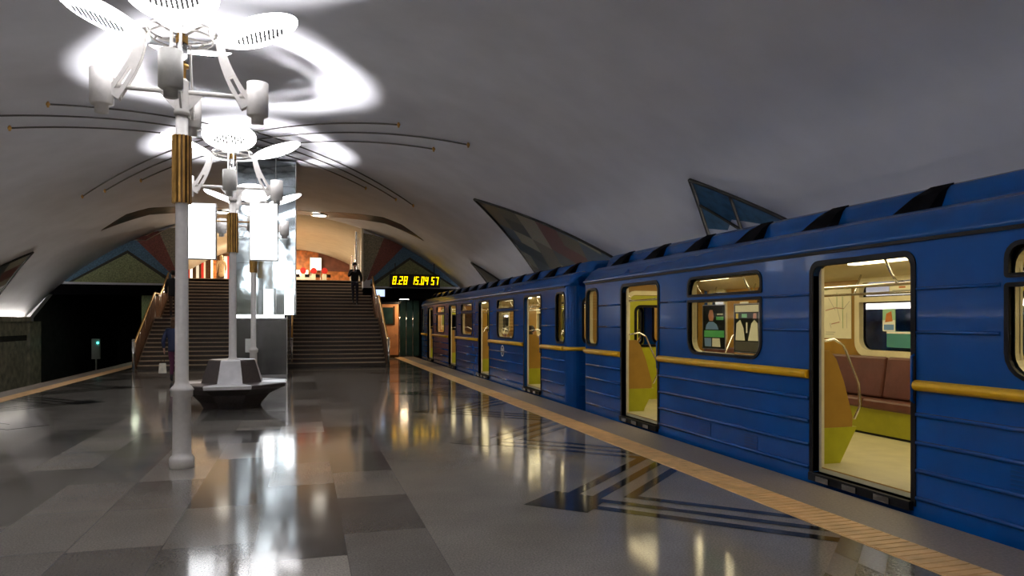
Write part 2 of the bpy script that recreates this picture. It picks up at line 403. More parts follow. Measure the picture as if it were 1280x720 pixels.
# track tunnels beyond the end wall
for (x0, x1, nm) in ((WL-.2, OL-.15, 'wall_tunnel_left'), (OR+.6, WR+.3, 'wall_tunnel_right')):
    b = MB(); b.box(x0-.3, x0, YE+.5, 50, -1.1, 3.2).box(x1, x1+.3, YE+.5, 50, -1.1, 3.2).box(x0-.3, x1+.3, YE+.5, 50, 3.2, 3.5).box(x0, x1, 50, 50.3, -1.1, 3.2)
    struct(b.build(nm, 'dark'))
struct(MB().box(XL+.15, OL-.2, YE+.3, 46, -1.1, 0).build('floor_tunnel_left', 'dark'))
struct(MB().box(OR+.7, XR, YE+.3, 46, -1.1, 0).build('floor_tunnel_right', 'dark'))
t = empty('service_building', (-6.9, 38.2, 0), 'pale green tiled block standing inside the dark left tunnel mouth', 'wall')
MB().box(-.6, 1.2, 0, 1.0, 0, 2.95).build('block', 'm_green', t)
MB().box(-.62, -.2, -.04, 0, 0.9, 1.15).build('dark_recess', 'case', t)
# fence in left tunnel
t = empty('metal_fence', (-6.6, 34.6, 0), 'black metal fence of upright bars left of the left staircase', 'fence')
for i in range(11): MB().tube([(i*.105, i*.06, 0), (i*.105, i*.06, 1.55)], .014, 6).build('bar', 'frame_black', t)
MB().tube([(0, 0, 1.5), (1.05, .6, 1.5)], .018, 6).build('rail', 'frame_black', t); MB().tube([(0, 0, .2), (1.05, .6, .2)], .018, 6).build('rail', 'frame_black', t)
t = empty('added_tunnel_lamp', (-7.4, 36.4, 3.02), 'small added lamp on the ceiling of the left tunnel mouth near the fence', 'lamp')  # added lamp, put in so the green block shows in the tunnel
MB().box(-.2, .2, -.06, .06, 0, .17).build('housing', 'case', t); MB().box(-.18, .18, -.05, .05, -.012, 0).build('diffuser', 'paleglow', t)
l = bpy.data.lights.new('tunnel_glow', 'AREA'); l.size = .3; l.energy = 9; l.color = (.9, 1, .75)
o = bpy.data.objects.new('tunnel_glow', l); COL.objects.link(o); o.location = (-7.4, 36.4, 2.99)
t = empty('signal_lamp', (-9.9, 40, -1.1), 'small tunnel signal with a tiny teal light in the dark left tunnel', 'signal')
MB().tube([(0, 0, 0), (0, 0, 1.3)], .04, 8).build('post', 'greyw', t)
MB().box(-.18, .18, -.1, .1, .9, 1.9).build('cabinet', 'greyw', t)
M['tealsig'] = mat('teal_signal', (0, 1, .8), .5, emit=(.1, 1, .85), estr=3)
MB().ball((.1, -.12, 1.7), .05).build('lens', 'tealsig', t)

# ------------------------------------------------------------------ mosaics, rods on the vault
def drape(name, pts, m_, label, cat, off=.012, sub=.22, frame=None, group=None):
    b = MB(); b._faces([(x, y, 0) for x, y in pts], [tuple(range(len(pts)))])
    xs = [p[0] for p in pts]; x = min(xs)+sub
    while x < max(xs):
        bmesh.ops.bisect_plane(b.b, geom=b.b.verts[:]+b.b.edges[:]+b.b.faces[:], plane_co=(x, 0, 0), plane_no=(1, 0, 0)); x += sub
    ext = bmesh.ops.extrude_face_region(b.b, geom=b.b.faces[:])
    top = {v for v in ext['geom'] if isinstance(v, bmesh.types.BMVert)}
    for v in b.b.verts:
        v.co.z = vz(v.co.x)-off + (.02 if v in top else 0)
    return b
def onv(x, y, d=.02): return (x, y, vz(x)-d)
def vline(b, p, q, w=.035, n=14, d=.03):
    b.tube([onv(p[0]+(q[0]-p[0])*i/n, p[1]+(q[1]-p[1])*i/n, d) for i in range(n+1)], w, 6)
def kite(tip, near, far, cut, m_, label, mirror=False, w=.035, panes=False):
    fx = (lambda p: (2*AX-p[0], p[1])) if mirror else (lambda p: p)
    lerp = lambda p, q, x: (x, p[1]+(q[1]-p[1])*(x-p[0])/(q[0]-p[0]))
    t = empty('vault_mosaic', onv(*fx(tip)), label, 'wall mosaic')
    L0 = Vector(t.location)
    def add(b, nm, mm):
        for v in b.b.verts: v.co -= L0
        return b.build(nm, mm, t)
    n1, f1 = lerp(tip, near, cut), lerp(tip, far, cut)
    if not panes:
        mid = (cut+.35, (n1[1]*.35+f1[1]*.65))
        o = add(drape('x', [fx(p) for p in (tip, n1, mid, f1)], m_, None, None), 'mosaic_field', m_)
    else:
        c1 = tip[0]+(cut-tip[0])*.52
        a1_, b1_ = lerp(tip, near, c1), lerp(tip, far, c1)
        md = (cut, (n1[1]*.45+f1[1]*.55))
        add(drape('x', [fx(p) for p in (tip, a1_, md, b1_)], m_, None, None), 'pane', m_)
        n0 = lerp(tip, near, cut+.28)
        add(drape('x', [fx(p) for p in (a1_, n0, (cut+.3, n0[1]*.8+md[1]*.2), md)], m_, None, None), 'pane', m_)
        f0 = lerp(tip, far, cut+.05)
        add(drape('x', [fx(p) for p in (b1_, md, (cut+.15, md[1]*.6+f0[1]*.4), f0)], m_, None, None), 'pane', m_)
        bb = MB(); vline(bb, fx(a1_), fx((near[0], md[1]+1.0)), w*.8); vline(bb, fx(b1_), fx((near[0], md[1]-.9)), w*.8)
        vline(bb, fx(n0), fx((near[0], n0[1]+.6)), w*.8)
        add(bb, 'glazing_bar', 'frame_black')
    for e in (near, far):
        bb = MB(); vline(bb, fx(tip), fx(e), w, 24); add(bb, 'frame', 'frame_black')
for mr_ in (False, True):
    s_ = 'left' if mr_ else 'right'
    kite((4.55, 19.55), (8.3, 14.6), (8.3, 23.2), 7.25, 'kite', 'large pointed diamond mosaic on the %s slope of the vault, tip towards the rods' % s_, mr_)
    kite((6.2, 10.75), (8.3, 8.1), (8.3, 12.9), 7.0, 'pane_blue', 'small pointed blue-paned mosaic on the %s slope of the vault nearest the camera' % s_, mr_, panes=True)
    kite((6.28, 27.5), (8.3, 25.2), (8.3, 29.6), 7.5, 'kite', 'small pointed dark mosaic low on the %s slope of the vault by the far end' % s_, mr_, panes=False)
# arch band: a winged strip of mosaic around the stair opening
wing = [(AX, 33.15), (.6, 32.0), (1.6, 30.7), (3.0, 28.7), (3.7, 28.55), (4.75, 29.5), (3.2, 29.9), (2.3, 31.25), (.8, 33.3), (AX, 33.6)]
b = drape('x', wing, 'band', None, None); b2 = drape('x', [(2*AX-x, y) for x, y in wing], 'band', None, None)
for bb, sd in ((b, 'right'), (b2, 'left')):
    tag(bb.build('arch_mosaic', 'band'), 'long dark brown mosaic wing on the vault over the %s staircase' % sd, 'ceiling mosaic')
for x, sd in ((.68, 'right'), (-3.3, 'left')):
    t = empty('recessed_lamp', (x, 32.7, vz(x)-.02), 'bright oval recessed lamp in the dark band over the %s staircase' % sd, 'ceiling light')
    MB().lathe([(.42, 0), (.42, -.05), (.36, -.06), (.36, 0)], n=24, cap=False).build('rim', 'chrome', t)
    MB().lathe([(.0, -.035), (.36, -.035)], n=24, cap=False).build('lens', 'downlight', t)
# rods: four bundles of three crossing over the third lamp post
AR = -1.4; k = 0
rods = [(19.5, 4.6-AR-1.35, -1), (20.35, 5.75-AR-1.35, -1), (21.25, 5.2-AR-1.35, -1), (19.1, 5.85-AR-1.2, 1), (19.75, 5.6-AR-1.2, 1), (21.6, 4.6-AR-1.2, 1)]
rods = [(19.5, 3.42, -1), (20.35, 4.87, -1), (21.25, 4.35, -1), (19.1, 4.9, 1), (19.85, 4.35, 1), (20.75, 3.35, 1)]
ordn = ['shortest', 'longest', 'middle', 'inner', 'central', 'outer']
for i, (y0, ln, sg) in enumerate(rods):
    for sd in (-1, 1):
        t = empty('ceiling_rod', onv(AR+.01*sd, y0, .06), '%s of the three dark rods on the vault reaching %s and %s' % (['near', 'middle', 'far', 'near', 'middle', 'far'][i], 'right' if sd > 0 else 'left', 'towards the camera' if sg < 0 else 'towards the stairs'), 'ceiling rod', 'rods on the vault around the lamp post')
        L0 = Vector(t.location); bb = MB()
        bb.tube([Vector(onv(AR+sd*ln*q/16, y0+sg*ln*q/16, .05))-L0 for q in range(17)], .019, 6); bb.build('rod', 'rod', t)
        e = Vector(onv(AR+sd*ln, y0+sg*ln, .05))-L0
        MB().tube([e+Vector((0, 0, .05)), e+Vector((0, 0, -.06))], .022, 6).ball(tuple(e), .04, n=8).build('end_bracket', 'brass', t)

# ------------------------------------------------------------------ lamp posts
def frame_from(n, c):
    """matrix whose z axis is n, at c"""
    q = Vector(n).normalized().to_track_quat('Z', 'Y'); return Matrix.Translation(c) @ q.to_matrix().to_4x4()
def make_lamp(label):
    t = empty('lamp_post', (0, 0, 0), label, 'lamp post', 'four-headed lamp posts along the platform')
    MB().lathe([(.135, 0), (.135, .10), (.125, .12), (.105, .14), (.100, .18), (.096, .80), (.118, .81), (.118, .865), (.13, .88), (.105, .915), (.085, .935), (.072, .97), (.068, 3.0), (.066, 4.0)], n=24).build('pole', 'white', t)
    b = MB(); prof = []
    n = 84
    vs0 = []
    for z in (2.99, 3.75):
        for k in range(n):
            a = 2*PI*k/n; r = .105 if (k % 6) < 4 else .088
            vs0.append((r*math.cos(a), r*math.sin(a), z))
    b._faces(vs0, [tuple(range(n))[::-1], tuple(range(n, 2*n))])
    V = b.b.verts[:]
    for k in range(n):
        f = b.b.faces.new((V[k], V[(k+1) % n], V[n+(k+1) % n], V[n+k])); f.material_index = 0 if (k % 6) < 4 else 1
    b.build('fluted_sleeve', ['brass', 'bronze'], t)
    MB().lathe([(.085, 3.98), (.085, 4.03), (.075, 4.05), (.075, 4.36), (.08, 4.37), (.05, 4.40)], n=20).build('hub', 'white', t)
    MB().lathe([(.045, 4.38), (.045, 4.52), (.075, 4.53), (.075, 4.56), (.045, 4.57), (.045, 4.60)], n=16).build('brass_collar', 'brass', t)
    MB().lathe([(.065, 4.80), (.065, 4.90), (.03, 4.91)], n=16).build('brass_cap', 'brass', t)
    MB().lathe([(.06, 4.58), (.06, 4.80)], n=16).build('glass_tube', 'glass', t)
    b = MB(); R = .36
    b.tube([(R*math.cos(2*PI*k/32), R*math.sin(2*PI*k/32), 4.93) for k in range(33)], .018, 8, cap=False)
    b.tube([(R*.93*math.cos(2*PI*k/32), R*.93*math.sin(2*PI*k/32), 4.86) for k in range(33)], .012, 8, cap=False)
    for k in range(8):
        a = 2*PI*k/8+.2; b.tube([(R*math.cos(a), R*math.sin(a), 4.93), (R*.93*math.cos(a+.2), R*.93*math.sin(a+.2), 4.86)], .012, 6)
    for k in range(4):
        a = PI/2*k+PI/4; b.tube([(R*math.cos(a), R*math.sin(a), 4.93), (.05*math.cos(a), .05*math.sin(a), 4.88)], .012, 6)
    b.build('top_ring', 'white', t)
    for k in range(4):
        a = PI/2*k-PI/2+.02; u = Vector((math.cos(a), math.sin(a), 0)); w = Vector((-u.y, u.x, 0))
        P = lambda r, z, s=0: u*r+w*s+Vector((0, 0, z))
        b = MB(); b.tube([P(.04, 4.25), P(.70, 4.25)], .028, 10)
        b.hexa([P(.06, 4.03, .012), P(.06, 4.03, -.012), P(.22, 4.22, -.012), P(.22, 4.22, .012)], [P(.06, 4.25, .012), P(.06, 4.25, -.012), P(.25, 4.25, -.012), P(.25, 4.25, .012)])
        b.build('arm', 'white', t)
        c = P(.81, 0)
        pr = MB().lathe([(.0, 3.95), (.07, 3.95), (.07, 4.03), (.10, 4.035), (.12, 4.05), (.12, 4.43), (.112, 4.43), (.112, 4.20), (0, 4.20)], (c.x, c.y, 0), 24, cap=False).build('projector', 'greyw' if k == 0 else 'white', t)
        MB().ball((c.x, c.y, 4.33), .055).build('bulb', 'bulb', pr)
        # curved slotted bracket, two blades
        b = MB(); pa = []
        for i in range(13):
            s = i/12; r = .70-.30*math.sin(s*PI/2)*1.0; z = 4.14+.78*s
            pa.append((r+ .0, z))
        for sgn in (-.045, .045):
            nn = []
            for i in range(13):
                d0, d1 = pa[max(0, i-1)], pa[min(12, i+1)]; q = math.hypot(d1[0]-d0[0], d1[1]-d0[1]); nn.append(((d1[1]-d0[1])/q, -(d1[0]-d0[0])/q))
            for i in range(12):
                w0, w1 = .075-.035*i/12, .075-.035*(i+1)/12
                for (fa, fb) in ((-1, -.35), (.35, 1)) if 1 <= i < 5 else ((-1, 1),):
                    def Q(j, f_, wd_, q): return P(pa[j][0]+nn[j][0]*f_*wd_, pa[j][1]+nn[j][1]*f_*wd_, q)
                    b.hexa([Q(i, fa, w0, sgn-.008), Q(i, fb, w0, sgn-.008), Q(i, fb, w0, sgn+.008), Q(i, fa, w0, sgn+.008)], [Q(i+1, fa, w1, sgn-.008), Q(i+1, fb, w1, sgn-.008), Q(i+1, fb, w1, sgn+.008), Q(i+1, fa, w1, sgn+.008)])
        b.hexa([P(.62, 4.10, -.02), P(.78, 4.16, -.02), P(.78, 4.16, .02), P(.62, 4.14, .02)], [P(.6, 4.27, -.02), P(.78, 4.42, -.02), P(.78, 4.42, .02), P(.6, 4.27, .02)])
        b.build('bracket', 'white', t)
        # tilted dish
        nrm = (Vector((0, 0, 1))-u*.36).normalized(); cen = P(.84, 4.98)
        T = frame_from(nrm, cen)
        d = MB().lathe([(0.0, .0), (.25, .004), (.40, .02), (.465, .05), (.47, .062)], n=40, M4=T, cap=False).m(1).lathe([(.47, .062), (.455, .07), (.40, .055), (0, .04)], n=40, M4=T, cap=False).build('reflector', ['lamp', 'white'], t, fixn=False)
        b = MB()
        ax = T.to_3x3().inverted() @ Vector((1, 0, 0)); ax.z = 0; ax.normalize(); bx_ = Vector((-ax.y, ax.x, 0))
        for q in range(-5, 6):
            hl = .17*math.sqrt(max(0, 1-(q/5.6)**2))
            for e in (-1,):
                A = bx_*(-hl)+ax*(q*.05); B = bx_*hl+ax*(q*.05)
                c4 = [A-ax*.013, A+ax*.013, B+ax*.013, B-ax*.013]
                b.hexa([T @ (v+Vector((0, 0, -.002))) for v in c4], [T @ (v+Vector((0, 0, -.012))) for v in c4])
        b.build('louvre', 'louvre', d)
    return t
def add_spots(px, py, e):
    for k in range(4):
        a = PI/2*k-PI/2+.02
        l = bpy.data.lights.new('projector_beam', 'SPOT'); l.energy = e; l.spot_size = math.radians(SPOT_DEG); l.spot_blend = .35; l.shadow_soft_size = .05; l.color = (1, .97, .98)
        o = bpy.data.objects.new('projector_beam', l); COL.objects.link(o); o.location = (px+.81*math.cos(a), py+.81*math.sin(a), 4.46); o.rotation_euler = (PI, 0, 0)
SPOT_DEG = 104
LX = -1.33
lampY = [8.88, 14.93, 20.9, 2.85, -3.1, -9.1]
lab = ['tall white four-headed lamp post standing free in the left foreground', 'white four-headed lamp post rising out of the eight-sided bench',
       'farthest white four-headed lamp post, in front of the mirrored pylon', 'white four-headed lamp post just left of the camera', 'white four-headed lamp post first behind the camera', 'white four-headed lamp post second behind the camera']
L1 = make_lamp(lab[0])
for i, y in enumerate(lampY):
    if i == 0: L1.location = (LX, y, 0)
    else: copy_tree(L1, None, (LX, y, 0), lab[i])
    add_spots(LX, y, 420)

# lit boxes carried by the second post
for x0, x1, z0, z1, s in ((-2.17, -1.62, 2.84, 3.92, 'left'), (-1.02, -.49, 2.84, 3.97, 'right')):
    xc = (x0+x1)/2; t = empty('light_box', (xc, 14.93, z0), 'white lit sign box hanging %s of the lamp post on the bench' % s, 'light box', 'lit boxes on the second lamp post')
    MB().box(x0-xc, x1-xc, -.07, .07, 0, z1-z0).build('case', 'grey_trim', t, bevel=.01)
    MB().box(x0-xc+.02, x1-xc-.02, -.078, -.068, .02, z1-z0-.02).build('face', 'lightbox', t)
    MB().box(x0-xc+.02, x1-xc-.02, .068, .078, .02, z1-z0-.02).build('face', 'lightbox', t)
    MB().tube([(0, 0, .75), (LX-xc-(.07 if xc < LX else -.07), 0, .75)], .014, 8).build('bracket', 'brass', t)

# ------------------------------------------------------------------ bench around the second post
def make_bench(y, label):
    t = empty('octagonal_bench', (LX, y, 0), label, 'bench')
    def ring(ap, z):
        R = ap/math.cos(PI/8); return [(R*math.cos(PI/8+k*PI/4), R*math.sin(PI/8+k*PI/4), z) for k in range(8)]
    def shell(prof, cols):
        b = MB()
        for (a0, z0), (a1_, z1) in zip(prof, prof[1:]):
            A, B = ring(a0, z0), ring(a1_, z1)
            for k in range(8):
                b.m(cols[k % 2]); b._faces([A[k], A[(k+1) % 8], B[(k+1) % 8], B[k]], [(0, 1, 2, 3)])
        bmesh.ops.remove_doubles(b.b, verts=b.b.verts[:], dist=.0005); return b
    # face k spans vertices k,k+1: the face towards the camera (-y) is k=5 (odd)
    shell([(.50, 0), (.56, .12), (.70, .28), (.90, .38), (.98, .41)], (0, 0)).build('base', 'bench_d', t)
    shell([(.98, .41), (1.0, .47), (.97, .485), (.52, .485)], (1, 0)).build('seat', ['bench_w', 'bench_d'], t)
    shell([(.54, .485), (.42, .90), (.40, .92), (.10, .92)], (1, 0)).build('backrest', ['bench_w', 'bench_d'], t)
    return t
make_bench(14.93, 'eight-sided dark and white stone bench around the second lamp post')
make_bench(-3.1, 'eight-sided dark and white stone bench behind the camera')

# ------------------------------------------------------------------ pylon between the flights
t = empty('mirrored_pylon', (-1.3, 22.4, 1.85), 'tall mirror-clad pylon rising to the vault between the two staircases', 'pylon')
b = MB()
zt = vz(-.3)+.05-1.85
for k in range(6):
    z0 = k*.76; b.box(-.60, 1.05, 0, 1.6, z0+.004, min(z0+.756, zt))
b.build('mirror_cladding', 'mirror', t)
for x in (-.61, -.05, .50, 1.06): MB().box(x-.008, x+.008, -.006, 1.6, 0, zt).build('joint_strip', 'grey_trim', t)
t = empty('steel_counter', (-1.3, 22.4, 0), 'dark polished steel block with a lit white top below the mirrored pylon', 'counter')
MB().box(-.78, .80, 0, 5.0, 0, 1.72).build('body', 'darkpanel', t, bevel=.01)
MB().box(-.80, .82, -.02, 5.0, 1.72, 1.76).build('top', 'steel', t)
MB().box(-.70, .72, -.03, .6, 1.76, 1.85).build('lit_strip', 'lightbox', t)
MB().box(-.80, .82, -.015, 0, 0, .08).build('plinth', 'steel', t)
MB().box(-.35, -.2, -.012, 0, .75, 1.15).build('notice', 'pwhite', t)
MB().box(.80, .83, -.10, -.06, 0, 2.5).build('corner_post', 'chrome', t)
for i, (x, lbl) in enumerate(((-1.0, 'tall glowing panel standing in for a reflection in the pylon, left of two'), (-.42, 'tall glowing panel standing in for a reflection in the pylon, right of two'))):
    t = empty('reflection_panel', (x, 22.28, 1.855), lbl, 'reflection'); MB().box(-.13, .13, 0, .08, 0, .75).build('face', 'lightbox', t); MB().box(-.15, .15, .0, .085, -.0, .02).build('frame', 'grey_trim', t)  # glowing boxes stand in for a bright reflection in the mirror cladding

# ------------------------------------------------------------------ staircases
Y0, RUN, RISE = 27.3, .28, .15
def stair_z(y):
    if y < Y0: return 0
    if y < Y0+12*RUN: return (int((y-Y0)/RUN)+1)*RISE
    y2 = Y0+12*RUN+1.2
    if y < y2: return 1.8
    return min(3.6, 1.8+(int((y-y2)/RUN)+1)*RISE)
YT = Y0+24*RUN+1.2-RUN
def flight(x0, x1, label):
    t = empty('staircase', ((x0+x1)/2, Y0, 0), label, 'staircase'); w = (x1-x0)/2
    b = MB(); prof = [(0, -.02)]; y = 0; z = 0
    for k in range(24):
        if k == 12: y += 1.2
        z += RISE; yy = y+(0 if k else 0)
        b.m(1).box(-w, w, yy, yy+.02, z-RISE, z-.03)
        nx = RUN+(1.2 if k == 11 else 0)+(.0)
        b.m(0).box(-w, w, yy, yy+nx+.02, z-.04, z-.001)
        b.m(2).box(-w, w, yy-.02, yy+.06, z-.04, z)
        y += RUN
    b.m(1)
    yl = 12*RUN+1.2
    b.hexa([(-w, .05, 0), (w, .05, 0), (w, YT-Y0, 0), (-w, YT-Y0, 0)], [(-w, .05, .06), (w, .05, .06), (w, YT-Y0, .06), (-w, YT-Y0, .06)])
    b.build('steps', ['stair', 'riser', 'nosing'], t)
    return t
flight(-.5, 2.95, 'right staircase of dark brown stone beside the train')
flight(-5.5, -2.1, 'left staircase of dark brown stone behind the foreground lamp post')
# central stone mass between flights and side parapets
def parapet(name, x, y0, y1, label, panel='railpanel', low=.0, zoff=.95, posts=True):
    t = empty(name, (x, y0, 0), label, 'railing')
    def zs(y):
        if y <= Y0: return 0
        if y <= Y0+12*RUN: return (y-Y0)/RUN*RISE
        if y <= Y0+12*RUN+1.2: return 1.8
        return min(3.6, 1.8+(y-Y0-12*RUN-1.2)/RUN*RISE)
    ys = sorted({y0, y1, *[q for q in (Y0, Y0+12*RUN, Y0+12*RUN+1.2, YT) if y0 < q < y1], *[y0+i*.9 for i in range(int((y1-y0)/.9)+1)]})
    b = MB()
    b.tube([(0, y-y0, zs(y)+zoff) for y in ys], .035, 8); b.build('handrail', 'brass', t)
    b = MB()
    for a, c in zip(ys, ys[1:]):
        if c-a < .05: continue
        b.hexa([(-.02, a-y0, zs(a)+.0), (.02, a-y0, zs(a)+.0), (.02, c-y0, zs(c)+.0), (-.02, c-y0, zs(c)+.0)], [(-.02, a-y0, zs(a)+zoff-.1), (.02, a-y0, zs(a)+zoff-.1), (.02, c-y0, zs(c)+zoff-.1), (-.02, c-y0, zs(c)+zoff-.1)])
    b.build('infill_panel', panel, t)
    for y in ys: MB().tube([(0, y-y0, max(0, zs(y)-.1)), (0, y-y0, zs(y)+zoff)], .028, 8).build('post', 'chrome', t)
    MB().tube([(0, -.02, 0), (0, -.02, zoff+.05)], .045, 10).ball((0, -.02, zoff+.06), .055).build('end_post', 'chrome', t)
    # stone wall below the flight
    b = MB()
    for a, c in zip(ys, ys[1:]):
        b.hexa([(-.07, a-y0, 0), (.07, a-y0, 0), (.07, c-y0, 0), (-.07, c-y0, 0)], [(-.07, a-y0, zs(a)+.02), (.07, a-y0, zs(a)+.02), (.07, c-y0, zs(c)+.02), (-.07, c-y0, zs(c)+.02)])
    b.build('stringer_wall', 'stair', t)
parapet('stair_railing', 3.03, 27.1, YT, 'chrome and bronze railing on the right side of the right staircase')
parapet('stair_railing', -.43, 27.5, YT, 'chrome and bronze railing on the left side of the right staircase')
parapet('stair_railing', -2.17, 27.1, YT, 'chrome and bronze railing on the right side of the left staircase', 'railpanel')
parapet('stair_railing', -5.57, 27.1, YT, 'chrome and bronze railing on the left side of the left staircase')
# mezzanine
struct(MB().box(-9.2, 7, YT, 50, 3.3, 3.599).build('floor_mezzanine', 'stair'))
HX0, HX1 = -7.2, 2.85
for nm, x0, x1 in (('wall_mezzanine_left', HX0-.3, HX0), ('wall_mezzanine_right', HX1, HX1+.3)):
    struct(MB().box(x0, x1, YE+.5, 50, 0 if x0 > 0 else 3.6, 6.0).build(nm, 'beige'))
b = MB(); hc = -1.2; HR = 9.0
pts = [(HX0-.2+(HX1-HX0+.5)*i/32, 0) for i in range(33)]
def hz(x, top): return top-HR+math.sqrt(HR*HR-min(5.2, abs(x-hc))**2)
rows = [[(x, YE-.2, min(hz(x, 6.75), vz(x)+.1)) for x, _ in pts], [(x, 50, hz(x, 6.25)) for x, _ in pts]]
V = [[b.b.verts.new(p) for p in r_] for r_ in rows]; V2 = [[b.b.verts.new((p[0], p[1], p[2]+.2)) for p in r_] for r_ in rows]
for i in range(32):
    for W in (V, V2):
        f = b.b.faces.new((W[0][i], W[0][i+1], W[1][i+1], W[1][i])); f.smooth = True
struct(b.build('ceiling_mezzanine', 'beige'))
struct(MB().box(HX0-.3, HX1+.3, 48, 48.3, 3.6, 6.2).m(1).box(.9, HX1, 47.94, 48, 4.9, 6.15).build('wall_mezzanine_back', ['orange', 'redbrown']))
t = empty('notice_board', (.72, 47.6, 3.6), 'white lit notice board on the upper hall back wall above the red gate heads', 'notice board')
MB().box(-.33, .33, 0, .1, 1.35, 2.1).build('face', 'paleglow', t); MB().box(-.36, .36, .02, .12, 1.3, 2.15).build('frame', 'grey_trim', t); MB().tube([(-.3, .06, 0), (-.3, .06, 1.32)], .03, 6).build('leg', 'steel', t); MB().tube([(.3, .06, 0), (.3, .06, 1.32)], .03, 6).build('leg', 'steel', t)
t = empty('lit_counter', (-.3, 47.2, 3.6), 'long pale lit counter in the upper hall behind the ticket gates', 'counter')
MB().box(-.5, .75, 0, .5, 0, .95).build('body', 'beige', t); MB().box(-.5, .55, .1, .5, .95, 1.3).build('lit_sign', 'paleglow', t)
g0 = None
for i, x in enumerate((-.55, -.05, .5, 1.07)):
    lb = ['leftmost', 'second', 'third', 'rightmost'][i]+' red-headed ticket gate in the upper hall over the right staircase'
    if g0 is None:
        g0 = t = empty('ticket_gate', (x, 40, 3.6), lb, 'ticket gate', 'red-headed ticket gates in the upper hall')
        MB().box(-.10, .10, 0, 1.3, 0, .62).build('body', 'cream', t, bevel=.01)
        MB().tube([(0, -.02, .78), (0, .5, .78)], .16, 14).build('head', 'red', t)
        MB().box(.1, .33, .5, .56, .45, .62).build('barrier', 'case', t)
    else: copy_tree(g0, None, (x, 40, 3.6), lb)
for i, (x, y, h) in enumerate(((2.70, 35.2, 2.55), (2.62, 36.6, 2.35), (2.6, 38.4, 2.1), (2.58, 40.6, 1.7))):
    for j in range(2 if i == 0 else 1):
        t = empty('chrome_pilaster', (x-.28*j, y, 3.6), ['nearest', 'second nearest', 'third nearest', 'farthest'][i]+(' inner' if j else '')+' chrome column along the right side of the upper hall', 'column')
        MB().lathe([(.11, 0), (.11, .05), (.08, .08), (.08, h-.1), (.11, h-.05), (.11, h)], n=14).build('shaft', 'chrome', t)
b = MB()
t = empty('edge_pilaster', (2.55, YE-.14, 0), 'tall pale vertical trim at the right edge of the stair opening', 'trim')
MB().box(-.03, .06, 0, .1, 3.5, 5.95).build('trim_strip', 'beige', t)
# kiosk row seen over the left stairs
MK = [('orange', .22), ('pwhite', .14), ('bronze', .25), ('red', .10), ('paleglow', .12), ('bronze', .2), ('pwhite', .16), ('bronze', .12), ('red', .14), ('beige', .1), ('bronze', .3), ('paleglow', .1), ('orange', .2), ('bronze', .4), ('pwhite', .2), ('red', .1), ('bronze', .3)]
x = -7.15; t = empty('kiosk_front', (-7.15, 46, 3.6), 'row of red, white and dark shop panels in the upper hall over the left stairs', 'shop front'); i = 0
while x < -2.0:
    m_, w = MK[i % len(MK)]; MB().box(x+7.15, x+7.15+w, 0, .12, 0, 1.95).build('panel', m_, t); x += w; i += 1
MB().box(0, 5.2, -.02, .14, 1.95, 2.1).build('fascia', 'bronze', t)
# lamps added to light the upper hall, kept out of view behind the pylon
for i, (x, y) in enumerate(((-3.2, 38.5), (-1.2, 38.5), (-3.2, 43.5), (-1.2, 43.5))):
    zc = hz(x, 6.75-.5*(y-33.5)/16.5)
    t = empty('added_hall_lamp', (x, y, zc-.08), 'added round warm lamp on the upper hall ceiling, %s %s' % ('left' if x < -2 else 'right', 'front' if y < 40 else 'back'), 'ceiling light')
    MB().lathe([(.30, .06), (.30, 0), (.27, -.02)], n=20).build('rim', 'brass', t)
    MB().lathe([(0, -.03), (.26, -.03)], n=20, cap=False).build('diffuser', 'downlight', t)
    l = bpy.data.lights.new('hall_glow', 'AREA'); l.shape = 'DISK'; l.size = .5; l.energy = 240; l.color = (1, .89, .72)
    o = bpy.data.objects.new('hall_glow', l); COL.objects.link(o); o.location = (x, y, zc-.14)

# ------------------------------------------------------------------ clock, monitor, wooden booth
t = empty('led_clock', (4.9, 33.0, 3.22), 'black electronic clock with yellow digits over the right track', 'clock')
W_, H_ = 2.32, .60
MB().box(-W_/2, W_/2, 0, .16, 0, H_).build('case', 'case', t, bevel=.01)
MB().tube([(-.9, .1, H_), (-.9, .1, H_+.5)], .02, 6).tube([(.9, .1, H_), (.9, .1, H_+.5)], .02, 6).build('hanger', 'case', t)
SEG = {'0': 'abcdef', '1': 'bc', '2': 'abged', '3': 'abgcd', '4': 'fgbc', '5': 'afgcd', '6': 'afgedc', '7': 'abc', '8': 'abcdefg', '9': 'abcdfg'}
def digit(ch, x, w=.15, h=.36, th=.038, z0=.13):
    b = MB(); sh = .14
    S = {'a': (0, w, h-th, h), 'd': (0, w, 0, th), 'g': (0, w, h/2-th/2, h/2+th/2), 'f': (0, th, h/2, h), 'e': (0, th, 0, h/2), 'b': (w-th, w, h/2, h), 'c': (w-th, w, 0, h/2)}
    def bar(u0, u1, v0, v1):
        q = [(u0+v0*sh, v0), (u1+v0*sh, v0), (u1+v1*sh, v1), (u0+v1*sh, v1)]
        b.hexa([(x+u, -.012, z0+v) for u, v in q], [(x+u, -.001, z0+v) for u, v in q])
    if ch == '.': bar(0, th, 0, th)
    else:
        for s_ in SEG[ch]: bar(*S[s_])
    b.build('digit', 'led', t)
x = -1.04
for ch in '8.28': digit(ch, x); x += .075 if ch == '.' else .215
x = -.17
for ch in '15.04': digit(ch, x, .13); x += .075 if ch == '.' else (.185 if ch != '1' else .17)
x = .73
for ch in '57': digit(ch, x, .13); x += .19
t = empty('video_monitor', (3.28, 33.0, 2.75), 'small lit monitor on a pole beside the top of the right stair railing', 'monitor')
MB().box(-.27, .27, 0, .3, 0, .38).build('housing', 'case', t, bevel=.02); MB().box(-.24, .24, -.01, 0, .04, .35).build('screen', 'screen', t); MB().tube([(0, .15, -2.75), (0, .15, 0)], .03, 8).build('pole', 'chrome', t)
